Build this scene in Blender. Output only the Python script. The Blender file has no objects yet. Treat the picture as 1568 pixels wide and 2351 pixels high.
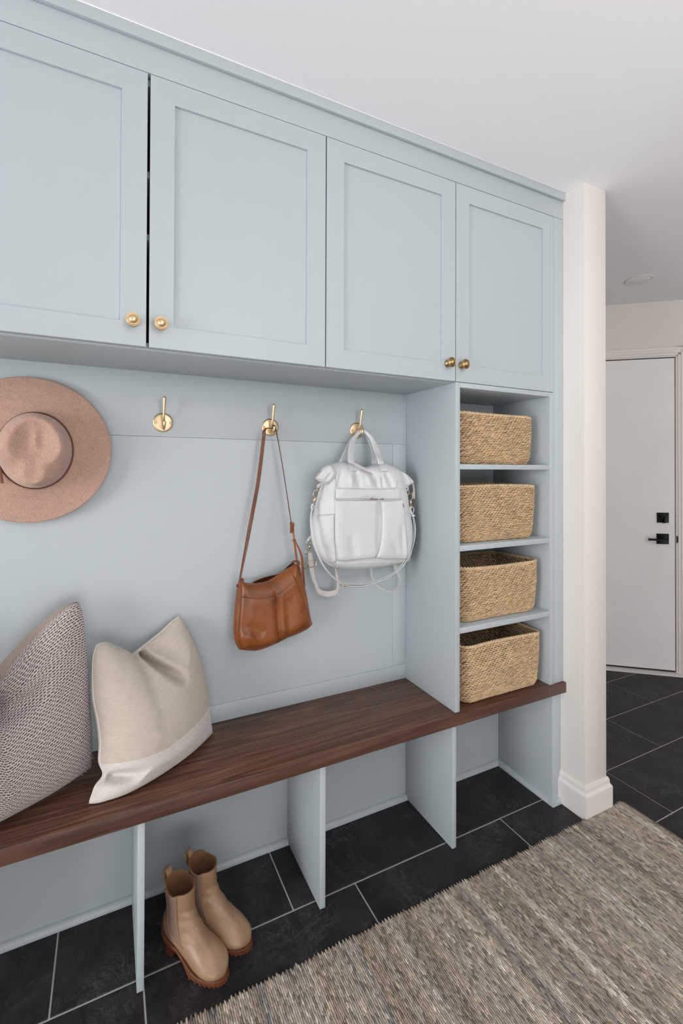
import bpy, bmesh, math, random
import numpy as np
from mathutils import Vector, Matrix
random.seed(4)
rng = np.random.default_rng(7)
SC = bpy.context.scene
COL = SC.collection

# ---------------------------------------------------------------- camera
FPX = 1045.306
YAW, PITCH, ROLL = math.radians(25.69817), math.radians(0.449466), math.radians(0.192791)
CXO, CYO = -29.968, -105.413
EYE = np.array([0.0, 0.0, 1.32452])
FW = np.array([math.sin(YAW)*math.cos(PITCH), math.cos(YAW)*math.cos(PITCH), math.sin(PITCH)])
_r = np.cross(FW, [0, 0, 1]); _r /= np.linalg.norm(_r); _u = np.cross(_r, FW)
RT = _r*math.cos(ROLL) + _u*math.sin(ROLL)
UP = -_r*math.sin(ROLL) + _u*math.cos(ROLL)
cam = bpy.data.cameras.new('camera'); camo = bpy.data.objects.new('camera', cam); COL.objects.link(camo)
m = Matrix.Identity(4)
for i in range(3):
    m[i][0] = RT[i]; m[i][1] = UP[i]; m[i][2] = -FW[i]; m[i][3] = EYE[i]
camo.matrix_world = m
cam.sensor_fit = 'HORIZONTAL'; cam.sensor_width = 36.0; cam.lens = FPX/1568*36.0
cam.shift_x = -CXO/1568; cam.shift_y = CYO/1568
cam.clip_start = 0.02
SC.camera = camo

# ---------------------------------------------------------------- light
w = bpy.data.worlds.new('world'); SC.world = w; w.use_nodes = True
w.node_tree.nodes['Background'].inputs[0].default_value = (0.85, 0.92, 1.0, 1)
w.node_tree.nodes['Background'].inputs[1].default_value = 0.25

def area(name, loc, target, sx, sy, power, col):
    l = bpy.data.lights.new(name, 'AREA'); l.shape = 'RECTANGLE'; l.size = sx; l.size_y = sy
    l.energy = power; l.color = col
    o = bpy.data.objects.new(name, l); COL.objects.link(o); o.location = loc
    d = Vector(target) - Vector(loc); o.rotation_euler = d.to_track_quat('-Z', 'Y').to_euler()
    return o
area('window_light_left', (-3.05, 0.0, 0.95), (1.2, 0.9, 0.6), 1.6, 1.7, 74, (0.97, 0.98, 1.0))
area('low_fill_behind', (0.1, -2.35, 0.58), (0.3, 1.5, .15), 2.8, 1.1, 24, (0.985, 0.985, 1.0))  # broad low fill, added to lift the lower part of the built-in
area('ceiling_fill', (0.8, -1.2, 1.9), (1.05, -0.9, 2.43), 0.9, 0.9, 25.5, (1.0, 0.985, 0.97))  # upward fill added to brighten the ceiling, no known source

SC.view_settings.view_transform = 'Standard'
SC.view_settings.look = 'None'
SC.view_settings.gamma = 1.0
SC.view_settings.use_curve_mapping = False
SC.view_settings.exposure = 0.40
SC.cycles.use_denoising = True
SC.cycles.max_bounces = 10
SC.cycles.diffuse_bounces = 6

# ---------------------------------------------------------------- helpers
def at(u, v, y=None, x=None, z=None):
    """a point of the room on the plane y=.., x=.. or z=.. in line with a spot seen at (u, v)"""
    d = FW + RT*(u-784-CXO)/FPX - UP*(v-1175.5-CYO)/FPX
    t = (y-EYE[1])/d[1] if y is not None else (x-EYE[0])/d[0] if x is not None else (z-EYE[2])/d[2]
    return EYE + d*t
ROOT = {}
def rootloc(p):
    while p is not None and p.name not in ROOT: p = p.parent
    return ROOT[p.name] if p is not None else Vector((0, 0, 0))
def tag(o, label=None, cat=None, group=None, kind=None):
    if label: o['label'] = label
    if cat: o['category'] = cat
    if group: o['group'] = group
    if kind: o['kind'] = kind
    return o
def thing(name, label, cat, loc=(0, 0, 0), rotz=0, group=None, local=False):
    o = bpy.data.objects.new(name, None); COL.objects.link(o)
    o.location = loc; o.rotation_euler = (0, 0, rotz); o.empty_display_size = .05
    tag(o, label, cat, group)
    ROOT[o.name] = Vector((0, 0, 0)) if local else Vector(loc)
    return o
def link(name, me, mat, parent=None):
    o = bpy.data.objects.new(name, me); COL.objects.link(o)
    if mat is not None:
        for mm in (mat if isinstance(mat, (list, tuple)) else [mat]): me.materials.append(mm)
    if parent is not None: o.parent = parent
    return o
def mk(name, verts, faces, mat, parent=None, smooth=False, uv=None, weld=False, autos=None):
    """one mesh object; verts in room coordinates (shifted to the origin of the thing it belongs to)"""
    off = rootloc(parent)
    V = np.asarray(verts, float) - np.array(off)
    me = bpy.data.meshes.new(name)
    me.from_pydata(V.tolist(), [], [list(map(int, f)) for f in faces])
    if uv is not None:
        L = me.uv_layers.new(name='UVMap')
        idx = np.empty(len(me.loops), int); me.loops.foreach_get('vertex_index', idx)
        L.data.foreach_set('uv', np.asarray(uv)[idx].astype(np.float32).ravel())
    if weld:
        bm = bmesh.new(); bm.from_mesh(me); bmesh.ops.remove_doubles(bm, verts=bm.verts, dist=1e-5)
        bmesh.ops.recalc_face_normals(bm, faces=bm.faces); bm.to_mesh(me); bm.free()
    if smooth: me.polygons.foreach_set('use_smooth', [True]*len(me.polygons))
    me.update()
    if autos: me.set_sharp_from_angle(angle=math.radians(autos))
    return link(name, me, mat, parent)
def bm_obj(name, bm, mat, parent=None, smooth=False, autos=None):
    off = rootloc(parent)
    bmesh.ops.translate(bm, verts=bm.verts, vec=-Vector(off))
    me = bpy.data.meshes.new(name); bm.to_mesh(me); bm.free()
    if smooth: me.polygons.foreach_set('use_smooth', [True]*len(me.polygons))
    if autos: me.set_sharp_from_angle(angle=math.radians(autos))
    return link(name, me, mat, parent)
def add_box(bm, x0, x1, y0, y1, z0, z1, bev=0.0, seg=2, mat=None):
    r = bmesh.ops.create_cube(bm, size=1.0)
    vs = r['verts']
    for v in vs:
        v.co = Vector(((x0+x1)/2 + v.co.x*(x1-x0), (y0+y1)/2 + v.co.y*(y1-y0), (z0+z1)/2 + v.co.z*(z1-z0)))
    if mat is not None:
        for v in vs: v.co = mat @ v.co
    if bev > 0:
        es = list({e for v in vs for e in v.link_edges})
        bmesh.ops.bevel(bm, geom=es, offset=bev, segments=seg, affect='EDGES', profile=.5)
def box(name, x0, x1, y0, y1, z0, z1, mat, parent=None, bev=0.0015, seg=2):
    bm = bmesh.new(); add_box(bm, x0, x1, y0, y1, z0, z1, bev, seg)
    return bm_obj(name, bm, mat, parent, smooth=bev > 0, autos=35 if bev > 0 else None)
def struct(o): o['kind'] = 'structure'; return o
def crs(P, n):
    """smooth curve through points, n samples"""
    P = np.asarray(P, float)
    if len(P) == 2:
        t = np.linspace(0, 1, n)[:, None]; return P[0]*(1-t)+P[1]*t
    Q = np.vstack([2*P[0]-P[1], P, 2*P[-1]-P[-2]])
    out = []
    for i in range(1, len(Q)-2):
        p0, p1, p2, p3 = Q[i-1], Q[i], Q[i+1], Q[i+2]
        for t in np.linspace(0, 1, 12, endpoint=False):
            out.append(.5*((2*p1)+(-p0+p2)*t+(2*p0-5*p1+4*p2-p3)*t*t+(-p0+3*p1-3*p2+p3)*t**3))
    out.append(P[-1]); out = np.array(out)
    s = np.concatenate([[0], np.cumsum(np.linalg.norm(np.diff(out, axis=0), axis=1))])
    q = np.linspace(0, s[-1], n)
    return np.stack([np.interp(q, s, out[:, k]) for k in range(out.shape[1])], 1)
def coons(T, B, L, R, nu, nv):
    """T,B run left->right; L,R run top->bottom"""
    T, B, L, R = crs(T, nu), crs(B, nu), crs(L, nv), crs(R, nv)
    u = np.linspace(0, 1, nu)[None, :, None]; v = np.linspace(0, 1, nv)[:, None, None]
    return ((1-v)*T[None]+v*B[None]+(1-u)*L[:, None]+u*R[:, None]
            - ((1-u)*(1-v)*T[0]+u*(1-v)*T[-1]+(1-u)*v*B[0]+u*v*B[-1]))
def grid_faces(nu, nv, off=0, flip=False, closed=False):
    F = []
    for j in range(nv-1):
        for i in range(nu if closed else nu-1):
            i2 = (i+1) % nu
            a, b, c, d = off+j*nu+i, off+j*nu+i2, off+(j+1)*nu+i2, off+(j+1)*nu+i
            F.append((a, b, c, d) if flip else (a, d, c, b))
    return F
def sweep(P, rad, seg=8, closed=False, cap=True, flat=None, fn=None):
    """round or flat section swept along P. rad: radius or per-point; flat=(width,thick) with fn = normal(s) of the wide face"""
    P = np.asarray(P, float); n = len(P)
    if closed: T = np.roll(P, -1, 0)-np.roll(P, 1, 0)
    else: T = np.gradient(P, axis=0)
    T /= np.linalg.norm(T, axis=1)[:, None]+1e-12
    V = []
    if flat is None:
        up = np.array([0, 0, 1.]) if abs(T[0][2]) < .9 else np.array([0, 1., 0])
        N = np.cross(T[0], up); N /= np.linalg.norm(N)
        rad = np.full(n, rad) if np.isscalar(rad) else np.asarray(rad)
        for i in range(n):
            N = N-T[i]*(N@T[i]); N /= np.linalg.norm(N); Bn = np.cross(T[i], N)
            for k in range(seg):
                a = 2*math.pi*k/seg
                V.append(P[i]+rad[i]*(math.cos(a)*N+math.sin(a)*Bn))
        m_ = seg
    else:
        wd, th = flat
        wd = np.full(n, wd) if np.isscalar(wd) else np.asarray(wd)
        fn = np.asarray(fn, float)
        if fn.ndim == 1: fn = np.tile(fn, (n, 1))
        elif len(fn) != n: fn = crs(fn, n)
        prof = [(-.5, -.25), (-.5, .25), (-.44, .5), (.44, .5), (.5, .25), (.5, -.25), (.44, -.5), (-.44, -.5)]
        for i in range(n):
            W = np.cross(T[i], fn[i]); W /= np.linalg.norm(W)+1e-12
            Nn = np.cross(W, T[i])
            for (a, b) in prof: V.append(P[i]+W*a*wd[i]+Nn*b*th)
        m_ = 8
    F = []
    for j in range(n if closed else n-1):
        j2 = (j+1) % n
        for k in range(m_):
            k2 = (k+1) % m_
            F.append((j*m_+k, j*m_+k2, j2*m_+k2, j2*m_+k))
    if cap and not closed:
        F.append(tuple(range(m_))[::-1]); F.append(tuple((n-1)*m_+k for k in range(m_)))
    return np.array(V), F
def merge(parts):
    V, F, o = [], [], 0
    for (v, f) in parts:
        V.append(np.asarray(v, float)); F += [tuple(i+o for i in q) for q in f]; o += len(v)
    return np.vstack(V), F
def tube(name, P, r, mat, parent, seg=8, n=None, closed=False):
    P = np.asarray(P, float)
    if n: P = crs(P, n)
    v, f = sweep(P, r, seg, closed)
    return mk(name, v, f, mat, parent, smooth=True)
def strap(name, P, wd, th, fn, mat, parent, n=40):
    P = crs(P, n)
    if not np.isscalar(wd): wd = np.interp(np.linspace(0, 1, n), np.linspace(0, 1, len(wd)), wd)
    v, f = sweep(P, 0, flat=(wd, th), fn=fn)
    return mk(name, v, f, mat, parent, smooth=True, autos=50)
def lathe(prof, origin, axis, seg=24, close=True):
    """prof list of (radius, distance along axis)"""
    axis = np.asarray(axis, float); axis /= np.linalg.norm(axis)
    a = np.cross(axis, [0.3, 0.2, 1.0]); a /= np.linalg.norm(a); b = np.cross(axis, a)
    V = []
    for (r, h) in prof:
        for k in range(seg):
            t = 2*math.pi*k/seg
            V.append(np.asarray(origin)+axis*h+r*(a*math.cos(t)+b*math.sin(t)))
    F = grid_faces(seg, len(prof), closed=True, flip=True)
    if close:
        F.append(tuple(range(seg))[::-1]); F.append(tuple((len(prof)-1)*seg+k for k in range(seg)))
    return np.array(V), F
def ring(c, r1, r2, axu, axv, tube_r, n=24, seg=6):
    t = np.linspace(0, 2*math.pi, n, endpoint=False)
    P = np.asarray(c)+np.outer(np.cos(t)*r1, axu)+np.outer(np.sin(t)*r2, axv)
    return sweep(P, tube_r, seg, closed=True)
def poly_dist(P, poly):
    """distance of 2-D points P (n,2) to a closed polygon, negative outside"""
    A = poly; B = np.roll(poly, -1, 0)
    AB = B-A; out = np.full(len(P), 1e9); ins = np.zeros(len(P), bool)
    for a, ab, b in zip(A, AB, B):
        t = np.clip(((P-a)@ab)/(ab@ab+1e-15), 0, 1)
        d = np.linalg.norm(P-a-t[:, None]*ab, axis=1); out = np.minimum(out, d)
        c = ((a[1] > P[:, 1]) != (b[1] > P[:, 1]))
        with np.errstate(divide='ignore', invalid='ignore'):
            xx = (b[0]-a[0])*(P[:, 1]-a[1])/(b[1]-a[1])+a[0]
        ins ^= c & (P[:, 0] < xx)
    return np.where(ins, out, -out)
def bulge(d, R):
    k = 1-np.clip(d/R, 0, 1)
    return np.sqrt(np.clip(1-k*k, 0, 1))

# ---------------------------------------------------------------- materials
class NT:
    def __init__(s, name):
        s.m = bpy.data.materials.new(name); s.m.use_nodes = True
        s.t = s.m.node_tree; s.n = s.t.nodes; s.b = s.n['Principled BSDF']
    def add(s, ty, **kw):
        nd = s.n.new(ty)
        for k, v in kw.items():
            if k.startswith('i_'): nd.inputs[k[2:].replace('_', ' ')].default_value = v
            else: setattr(nd, k, v)
        return nd
    def lk(s, a, b): s.t.links.new(a, b)
    def math(s, op, a, b=None, c=None):
        nd = s.n.new('ShaderNodeMath'); nd.operation = op
        for i, x in enumerate((a, b, c)):
            if x is None: continue
            if isinstance(x, (int, float)): nd.inputs[i].default_value = x
            else: s.lk(x, nd.inputs[i])
        return nd.outputs[0]
    def coord(s, kind='Object', scale=(1, 1, 1), rot=(0, 0, 0), loc=None):
        tc = s.n.new('ShaderNodeTexCoord'); mp = s.n.new('ShaderNodeMapping')
        mp.inputs['Scale'].default_value = scale; mp.inputs['Rotation'].default_value = rot
        s.lk(tc.outputs[kind], mp.inputs['Vector'])
        if loc is not None: s.lk(loc, mp.inputs['Location'])
        return mp.outputs[0]
    def noise(s, vec, scale, detail=4, rough=.5, dist=0):
        nd = s.n.new('ShaderNodeTexNoise'); s.lk(vec, nd.inputs['Vector'])
        nd.inputs['Scale'].default_value = scale; nd.inputs['Detail'].default_value = detail
        nd.inputs['Roughness'].default_value = rough; nd.inputs['Distortion'].default_value = dist
        return nd.outputs[0]
    def ramp(s, fac, stops):
        nd = s.n.new('ShaderNodeValToRGB'); cr = nd.color_ramp
        while len(cr.elements) < len(stops): cr.elements.new(.5)
        for e, (p, c) in zip(cr.elements, stops):
            e.position = p; e.color = (*c, 1) if len(c) == 3 else c
        s.lk(fac, nd.inputs[0]); return nd.outputs[0]
    def mix(s, fac, a, b, mode='MIX'):
        nd = s.n.new('ShaderNodeMix'); nd.data_type = 'RGBA'; nd.blend_type = mode
        if isinstance(fac, (int, float)): nd.inputs[0].default_value = fac
        else: s.lk(fac, nd.inputs[0])
        for i, x in ((6, a), (7, b)):
            if isinstance(x, tuple): nd.inputs[i].default_value = (*x, 1)
            else: s.lk(x, nd.inputs[i])
        return nd.outputs[2]
    def bump(s, h, strength=.3, dist=.002):
        nd = s.n.new('ShaderNodeBump'); nd.inputs['Strength'].default_value = strength
        nd.inputs['Distance'].default_value = dist; s.lk(h, nd.inputs['Height'])
        s.lk(nd.outputs[0], s.b.inputs['Normal'])
    def col(s, c):
        if isinstance(c, tuple): s.b.inputs['Base Color'].default_value = (*c, 1)
        else: s.lk(c, s.b.inputs['Base Color'])
    def set(s, **k):
        for a, v in k.items(): s.b.inputs[a.replace('_', ' ')].default_value = v
def sr(r, g, b):
    return tuple(((x/255)/12.92 if x/255 <= .04045 else ((x/255+.055)/1.055)**2.4) for x in (r, g, b))
def plain(name, c, rough=.5, metal=0, bump=None, var=0):
    t = NT(name); t.set(Roughness=rough, Metallic=metal)
    if var:
        n = t.noise(t.coord(), 3.0, 3)
        t.col(t.ramp(n, [(.3, tuple(x*(1-var) for x in c)), (.7, tuple(min(1, x*(1+var)) for x in c))]))
    else: t.col(c)
    if bump:
        sc, st, ds = bump; t.bump(t.noise(t.coord(), sc, 3), st, ds)
    return t.m
M = {}
M['blue'] = plain('blue_grey_paint', sr(175, 184, 188), .42, bump=(500, .05, .0004))
M['dark'] = plain('cabinet_inner_shade', sr(60, 62, 64), .8)  # dark colour standing in for shade seen through the door gaps
M['ceil'] = plain('ceiling_paint', sr(240, 240, 243), .95, bump=(220, .06, .001))
M['wall'] = plain('wall_paint', sr(218, 214, 209), .85, bump=(260, .06, .001))
M['trimw'] = plain('white_trim_paint', sr(226, 221, 216), .45)
M['doorw'] = plain('door_paint', sr(228, 228, 228), .5, var=.02)
M['black'] = plain('black_metal', sr(22, 22, 23), .35, .6)
M['blackgap'] = plain('bronze_sweep', sr(40, 33, 30), .6)
M['grout'] = plain('grout', sr(176, 172, 170), .95, var=.08)
M['darkcloth'] = plain('inner_shadow_lining', sr(70, 48, 34), .9)

def slate():
    t = NT('black_slate'); oi = t.add('ShaderNodeObjectInfo')
    vm = t.add('ShaderNodeVectorMath', operation='SCALE'); vm.inputs[0].default_value = (37, 91, 13)
    t.lk(oi.outputs['Random'], vm.inputs['Scale'])
    v = t.coord(loc=vm.outputs[0])
    n1 = t.noise(v, 7, 8, .72, .4); n2 = t.noise(v, 60, 5, .7)
    base = t.ramp(n1, [(.3, sr(24, 23, 25)), (.52, sr(38, 36, 38)), (.72, sr(60, 57, 58))])
    grain = t.ramp(n2, [(.35, (.75, .75, .75)), (.7, (1.35, 1.35, 1.35))])
    c = t.mix(1, base, grain, 'MULTIPLY')
    n3 = t.noise(v, 7, 8, .75, 1.6)
    vein = t.math('SUBTRACT', 1, t.math('MULTIPLY', t.math('ABSOLUTE', t.math('SUBTRACT', n3, .5)), 55))
    vein = t.math('MAXIMUM', vein, 0)
    n4 = t.noise(v, 5, 4)
    msk = t.math('MAXIMUM', t.math('MINIMUM', t.math('MULTIPLY', t.math('SUBTRACT', n4, .44), 2.4), .5), 0)
    c = t.mix(t.math('MULTIPLY', vein, msk), c, sr(104, 102, 104))
    sp = t.noise(v, 330, 2, .6)
    c = t.mix(t.math('MULTIPLY', t.math('GREATER_THAN', sp, .70), .4), c, sr(120, 118, 116))
    t.col(c); t.set(Roughness=.55); t.b.inputs['Specular IOR Level'].default_value = .3
    t.lk(t.ramp(n2, [(.3, (.42,)*3), (.7, (.62,)*3)]), t.b.inputs['Roughness'])
    t.bump(t.math('ADD', t.math('MULTIPLY', n1, 1.0), t.math('MULTIPLY', n2, .3)), .35, .002)
    return t.m
M['slate'] = slate()
def walnut():
    t = NT('walnut'); v = t.coord(scale=(.30, 11, 11)); v2 = t.coord(scale=(.8, 90, 90))
    n1 = t.noise(v, 2.2, 4, .55, .8)
    w_ = t.math('FRACT', t.math('MULTIPLY', n1, 9.0))
    lines = t.math('POWER', t.math('ABSOLUTE', t.math('SUBTRACT', w_, .5)), 1.6)
    n2 = t.noise(v2, 3, 4, .7)
    f = t.math('ADD', t.math('MULTIPLY', n2, .75), t.math('MULTIPLY', lines, 1.0))
    c = t.ramp(f, [(.22, sr(44, 24, 15)), (.42, sr(82, 52, 37)), (.62, sr(108, 73, 53)), (.85, sr(138, 101, 76))])
    n3 = t.noise(t.coord(scale=(1, 5, 5)), 1.4, 2)
    c = t.mix(1, c, t.ramp(n3, [(.3, (.72, .70, .68)), (.7, (1.12, 1.12, 1.12))]), 'MULTIPLY')
    t.col(c); t.set(Roughness=.42)
    t.bump(f, .08, .0006)
    return t.m
M['walnut'] = walnut()
def walnut_edge():
    t = NT('walnut_edge_grain'); v = t.coord(scale=(.8, 7, 14)); n1 = t.noise(v, 2.5, 4, .6, .8)
    n2 = t.noise(t.coord(scale=(2, 80, 80)), 3, 3, .7)
    f = t.math('ADD', t.math('MULTIPLY', n1, .7), t.math('MULTIPLY', n2, .3))
    t.col(t.ramp(f, [(.32, sr(48, 28, 20)), (.5, sr(82, 54, 41)), (.68, sr(108, 76, 60))])); t.set(Roughness=.38)
    return t.m
M['walnut_edge'] = walnut_edge()
def brass(name, c, r):
    t = NT(name); t.set(Metallic=1, Roughness=r)
    n = t.noise(t.coord(scale=(40, 40, 400)), 3, 2); t.col(t.ramp(n, [(.3, tuple(x*.92 for x in c)), (.7, c)])); return t.m
M['brass'] = brass('brushed_brass', sr(222, 198, 162), .42)
M['bronze_brass'] = brass('aged_brass', sr(176, 148, 106), .3)
M['gold'] = brass('champagne_gold', sr(226, 196, 160), .2)
def felt():
    t = NT('wool_felt'); v = t.coord(); n = t.noise(v, 420, 3, .8); n1 = t.noise(v, 60, 4, .6)
    c = t.ramp(n, [(.25, sr(142, 112, 98)), (.52, sr(182, 149, 133)), (.78, sr(204, 174, 158))])
    c = t.mix(1, c, t.ramp(n1, [(.3, (.94, .94, .95)), (.7, (1.04, 1.03, 1.02))]), 'MULTIPLY')
    t.col(c); t.set(Roughness=1); t.b.inputs['Sheen Weight'].default_value = .25
    t.bump(n, .35, .0015); return t.m
M['felt'] = felt()
def leather(name, lo, mid, hi, rough, sc=3.5, grain=350, scratch=None):
    t = NT(name); v = t.coord(); n = t.noise(v, sc*3, 5, .6, .5); g = t.noise(v, grain, 3, .6)
    c = t.ramp(n, [(.28, lo), (.5, mid), (.75, hi)])
    if scratch:
        n3 = t.noise(v, 16, 7, .8, .6)
        s_ = t.math('MAXIMUM', t.math('SUBTRACT', 1, t.math('MULTIPLY', t.math('ABSOLUTE', t.math('SUBTRACT', n3, .5)), 70)), 0)
        k = t.math('MAXIMUM', t.math('MULTIPLY', t.math('SUBTRACT', t.noise(v, 11, 3), .55), 3), 0)
        c = t.mix(t.math('MULTIPLY', s_, k), c, scratch)
    t.col(c); t.set(Roughness=rough)
    t.bump(t.math('ADD', t.math('MULTIPLY', g, .35), t.math('MULTIPLY', n, .8)), .25, .0012); return t.m
M['tan'] = leather('tan_leather', sr(84, 42, 14), sr(128, 70, 28), sr(150, 88, 42), .36, 3, 420, sr(206, 146, 96))
M['tandark'] = leather('tan_leather_edge', sr(64, 32, 14), sr(100, 54, 28), sr(116, 66, 36), .5)
M['white'] = leather('white_leather', sr(200, 201, 202), sr(206, 207, 208), sr(212, 213, 214), .48, 2, 500)
M['whiteseam'] = plain('white_stitching', sr(168, 168, 170), .7)
M['web'] = plain('webbing', sr(198, 193, 188), .8, bump=(600, .4, .0008))
M['ink'] = plain('dark_print', sr(96, 92, 96), .8)
M['boot'] = leather('boot_leather', sr(116, 90, 68), sr(146, 116, 90), sr(164, 132, 104), .36, 3, 500)
M['bootdark'] = leather('boot_lining', sr(96, 66, 42), sr(120, 84, 56), sr(132, 96, 66), .7)
M['elastic'] = plain('elastic_gore', sr(128, 104, 90), .9, bump=(900, .4, .0006))
M['sole'] = plain('rubber_sole', sr(104, 58, 34), .6, var=.1)
M['heel'] = plain('stacked_heel', sr(92, 48, 28), .55, var=.1)
M['band'] = plain('suede_cord', sr(122, 76, 58), .8)
def weave_fabric(name, c1, c2, sc):
    t = NT(name); tc = t.add('ShaderNodeTexCoord'); sp = t.add('ShaderNodeSeparateXYZ'); t.lk(tc.outputs['UV'], sp.inputs[0])
    a = t.math('SINE', t.math('MULTIPLY', sp.outputs[0], sc*6.283)); b = t.math('SINE', t.math('MULTIPLY', sp.outputs[1], sc*6.283))
    h = t.math('MULTIPLY', a, b)
    n = t.noise(tc.outputs['UV'], 60, 4, .7); n2 = t.noise(t.coord('UV', scale=(20, 400, 1)), 1, 3)
    f = t.math('ADD', t.math('MULTIPLY', h, .12), t.math('ADD', t.math('MULTIPLY', n, .5), t.math('MULTIPLY', n2, .5)))
    t.col(t.ramp(f, [(.3, c1), (.7, c2)])); t.set(Roughness=.95); t.b.inputs['Sheen Weight'].default_value = .15
    t.bump(t.math('ADD', h, n), .35, .0012); return t.m
M['oat'] = weave_fabric('oatmeal_linen', sr(180, 168, 154), sr(200, 189, 175), 330)
M['cream'] = weave_fabric('cream_cotton', sr(196, 189, 185), sr(214, 207, 203), 240)
M['taupe'] = weave_fabric('taupe_linen', sr(150, 134, 124), sr(172, 156, 146), 300)
M['seam'] = plain('cream_piping', sr(226, 218, 204), .9)
def dashes():
    t = NT('nubby_dash_weave'); tc = t.add('ShaderNodeTexCoord'); sp = t.add('ShaderNodeSeparateXYZ')
    nz = t.add('ShaderNodeTexNoise'); nz.inputs['Scale'].default_value = 45; t.lk(tc.outputs['UV'], nz.inputs['Vector'])
    sub = t.add('ShaderNodeVectorMath', operation='SUBTRACT'); t.lk(nz.outputs['Color'], sub.inputs[0]); sub.inputs[1].default_value = (.5, .5, .5)
    sc = t.add('ShaderNodeVectorMath', operation='SCALE'); t.lk(sub.outputs[0], sc.inputs[0]); sc.inputs['Scale'].default_value = .010
    ad = t.add('ShaderNodeVectorMath', operation='ADD'); t.lk(tc.outputs['UV'], ad.inputs[0]); t.lk(sc.outputs[0], ad.inputs[1])
    t.lk(ad.outputs[0], sp.inputs[0])
    vr = t.math('MULTIPLY', sp.outputs[1], 1/.0064); row = t.math('FLOOR', vr); fv = t.math('FRACT', vr)
    ur = t.math('ADD', t.math('MULTIPLY', sp.outputs[0], 1/.0104), t.math('MULTIPLY', t.math('MODULO', row, 2), .5)); fu = t.math('FRACT', ur)
    du = t.math('MULTIPLY', t.math('ABSOLUTE', t.math('SUBTRACT', fu, .5)), 2); dv = t.math('MULTIPLY', t.math('ABSOLUTE', t.math('SUBTRACT', fv, .5)), 2)
    d = t.math('ADD', t.math('POWER', du, 3), t.math('MULTIPLY', t.math('POWER', dv, 2), 2.4))
    dark = t.math('LESS_THAN', d, .62)
    n = t.noise(tc.outputs['UV'], 300, 3, .7)
    lt = t.ramp(n, [(.3, sr(196, 182, 178)), (.7, sr(228, 216, 212))]); dk = t.ramp(n, [(.3, sr(66, 54, 56)), (.7, sr(112, 94, 94))])
    t.col(t.mix(dark, lt, dk)); t.set(Roughness=1); t.b.inputs['Sheen Weight'].default_value = .2
    t.bump(t.math('ADD', d, t.math('MULTIPLY', n, .4)), .5, .0022); return t.m
M['dash'] = dashes()
def attrmat(name, rough=.9, bumpsc=600, sheen=0):
    t = NT(name); a = t.add('ShaderNodeAttribute', attribute_name='Col')
    n = t.noise(t.coord(), bumpsc, 3, .7)
    t.col(t.mix(1, a.outputs['Color'], t.ramp(n, [(.3, (.8, .8, .8)), (.7, (1.15, 1.15, 1.15))]), 'MULTIPLY'))
    t.set(Roughness=rough); t.bump(n, .3, .001); return t.m
M['yarn'] = attrmat('woven_yarn')
M['raffia'] = attrmat('twisted_raffia', .75, 400)
M['rugbase'] = plain('rug_backing', sr(104, 90, 78), 1, var=.2)
M['basketshade'] = plain('basket_gap_shade', sr(92, 66, 42), 1)  # dark tone stands in for the shade between basket strands

# ================================================================ SETTING
ZC = 2.4381; YB = 1.53; YF = 1.2367
A = np.array([2.998, 1.943]); DS = np.array([0.77365, -0.63361]); DN = np.array([-0.63361, -0.77365])
def Wp(s, off, z): p = A+DS*s+DN*off; return (p[0], p[1], z)

floor = struct(box('floor', -3.2, 4.25, -2.5, 3.4, -.12, -.0018, M['grout'], bev=0))
bmT = bmesh.new(); add_box(bmT, 0, .6260, 0, .2622, -.010, 0, .0012, 1)
meT = bpy.data.meshes.new('tile'); bmT.to_mesh(meT); bmT.free(); meT.materials.append(M['slate'])
meT.polygons.foreach_set('use_smooth', [False]*len(meT.polygons))
PY, PX = .2668, .6305
for r in range(-4, 8):
    y0 = 1.2865+(r)*PY
    # each course is shifted by a third of a tile
    xo = .508-.2102*r
    k0 = math.floor((-1.2-xo)/PX)
    for k in range(k0, k0+9):
        x0 = xo+k*PX
        if x0 > 4.1 or x0+PX < -1.2: continue
        if (x0+.31-A[0])*DN[0]+(y0+.13-A[1])*DN[1] < -.45: continue
        o = bpy.data.objects.new('tile', meT); COL.objects.link(o); o.parent = floor
        o.location = (x0+.002, y0+.002, random.uniform(-.0003, .0002))
struct(box('ceiling', -3.2, 4.25, -2.5, 3.4, ZC, ZC+.1, M['ceil'], bev=0))
struct(box('wall_back', -3.2, 1.643, 1.552, 1.66, -.1, ZC, M['wall'], bev=0))
struct(box('wall_left', -3.25, -3.13, -2.5, 1.66, -.1, ZC, M['wall'], bev=0))
struct(box('wall_behind', -3.2, 4.25, -2.6, -2.48, -.1, ZC, M['wall'], bev=0))
struct(box('wall_end', 4.17, 4.29, -2.5, .75, -.1, ZC, M['wall'], bev=0))
struct(box('wall_partition', 1.643, 1.771, 1.1472, 2.95, -.1, ZC, M['wall'], bev=.002))
# angled wall of the hall
def prism(name, pts, z0, z1, mat, parent=None):
    n = len(pts); V = [(p[0], p[1], z0) for p in pts]+[(p[0], p[1], z1) for p in pts]
    F = [tuple(range(n))[::-1], tuple(range(n, 2*n))]+[(i, (i+1) % n, n+(i+1) % n, n+i) for i in range(n)]
    return mk(name, V, F, mat, parent, weld=True)
def wbox(bm, s0, s1, o0, o1, z0, z1, bev=0.001):
    m4 = Matrix(((DS[0], DN[0], 0, A[0]), (DS[1], DN[1], 0, A[1]), (0, 0, 1, 0), (0, 0, 0, 1)))
    add_box(bm, s0, s1, o0, o1, z0, z1, bev, 2, m4)
def wobj(name, boxes, mat, parent=None, bev=.001):
    bm = bmesh.new()
    for b in boxes: wbox(bm, *b, bev=bev)
    bmesh.ops.recalc_face_normals(bm, faces=bm.faces)
    return bm_obj(name, bm, mat, parent, smooth=True, autos=35)
SD0, SD1 = -.512, .402
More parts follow.
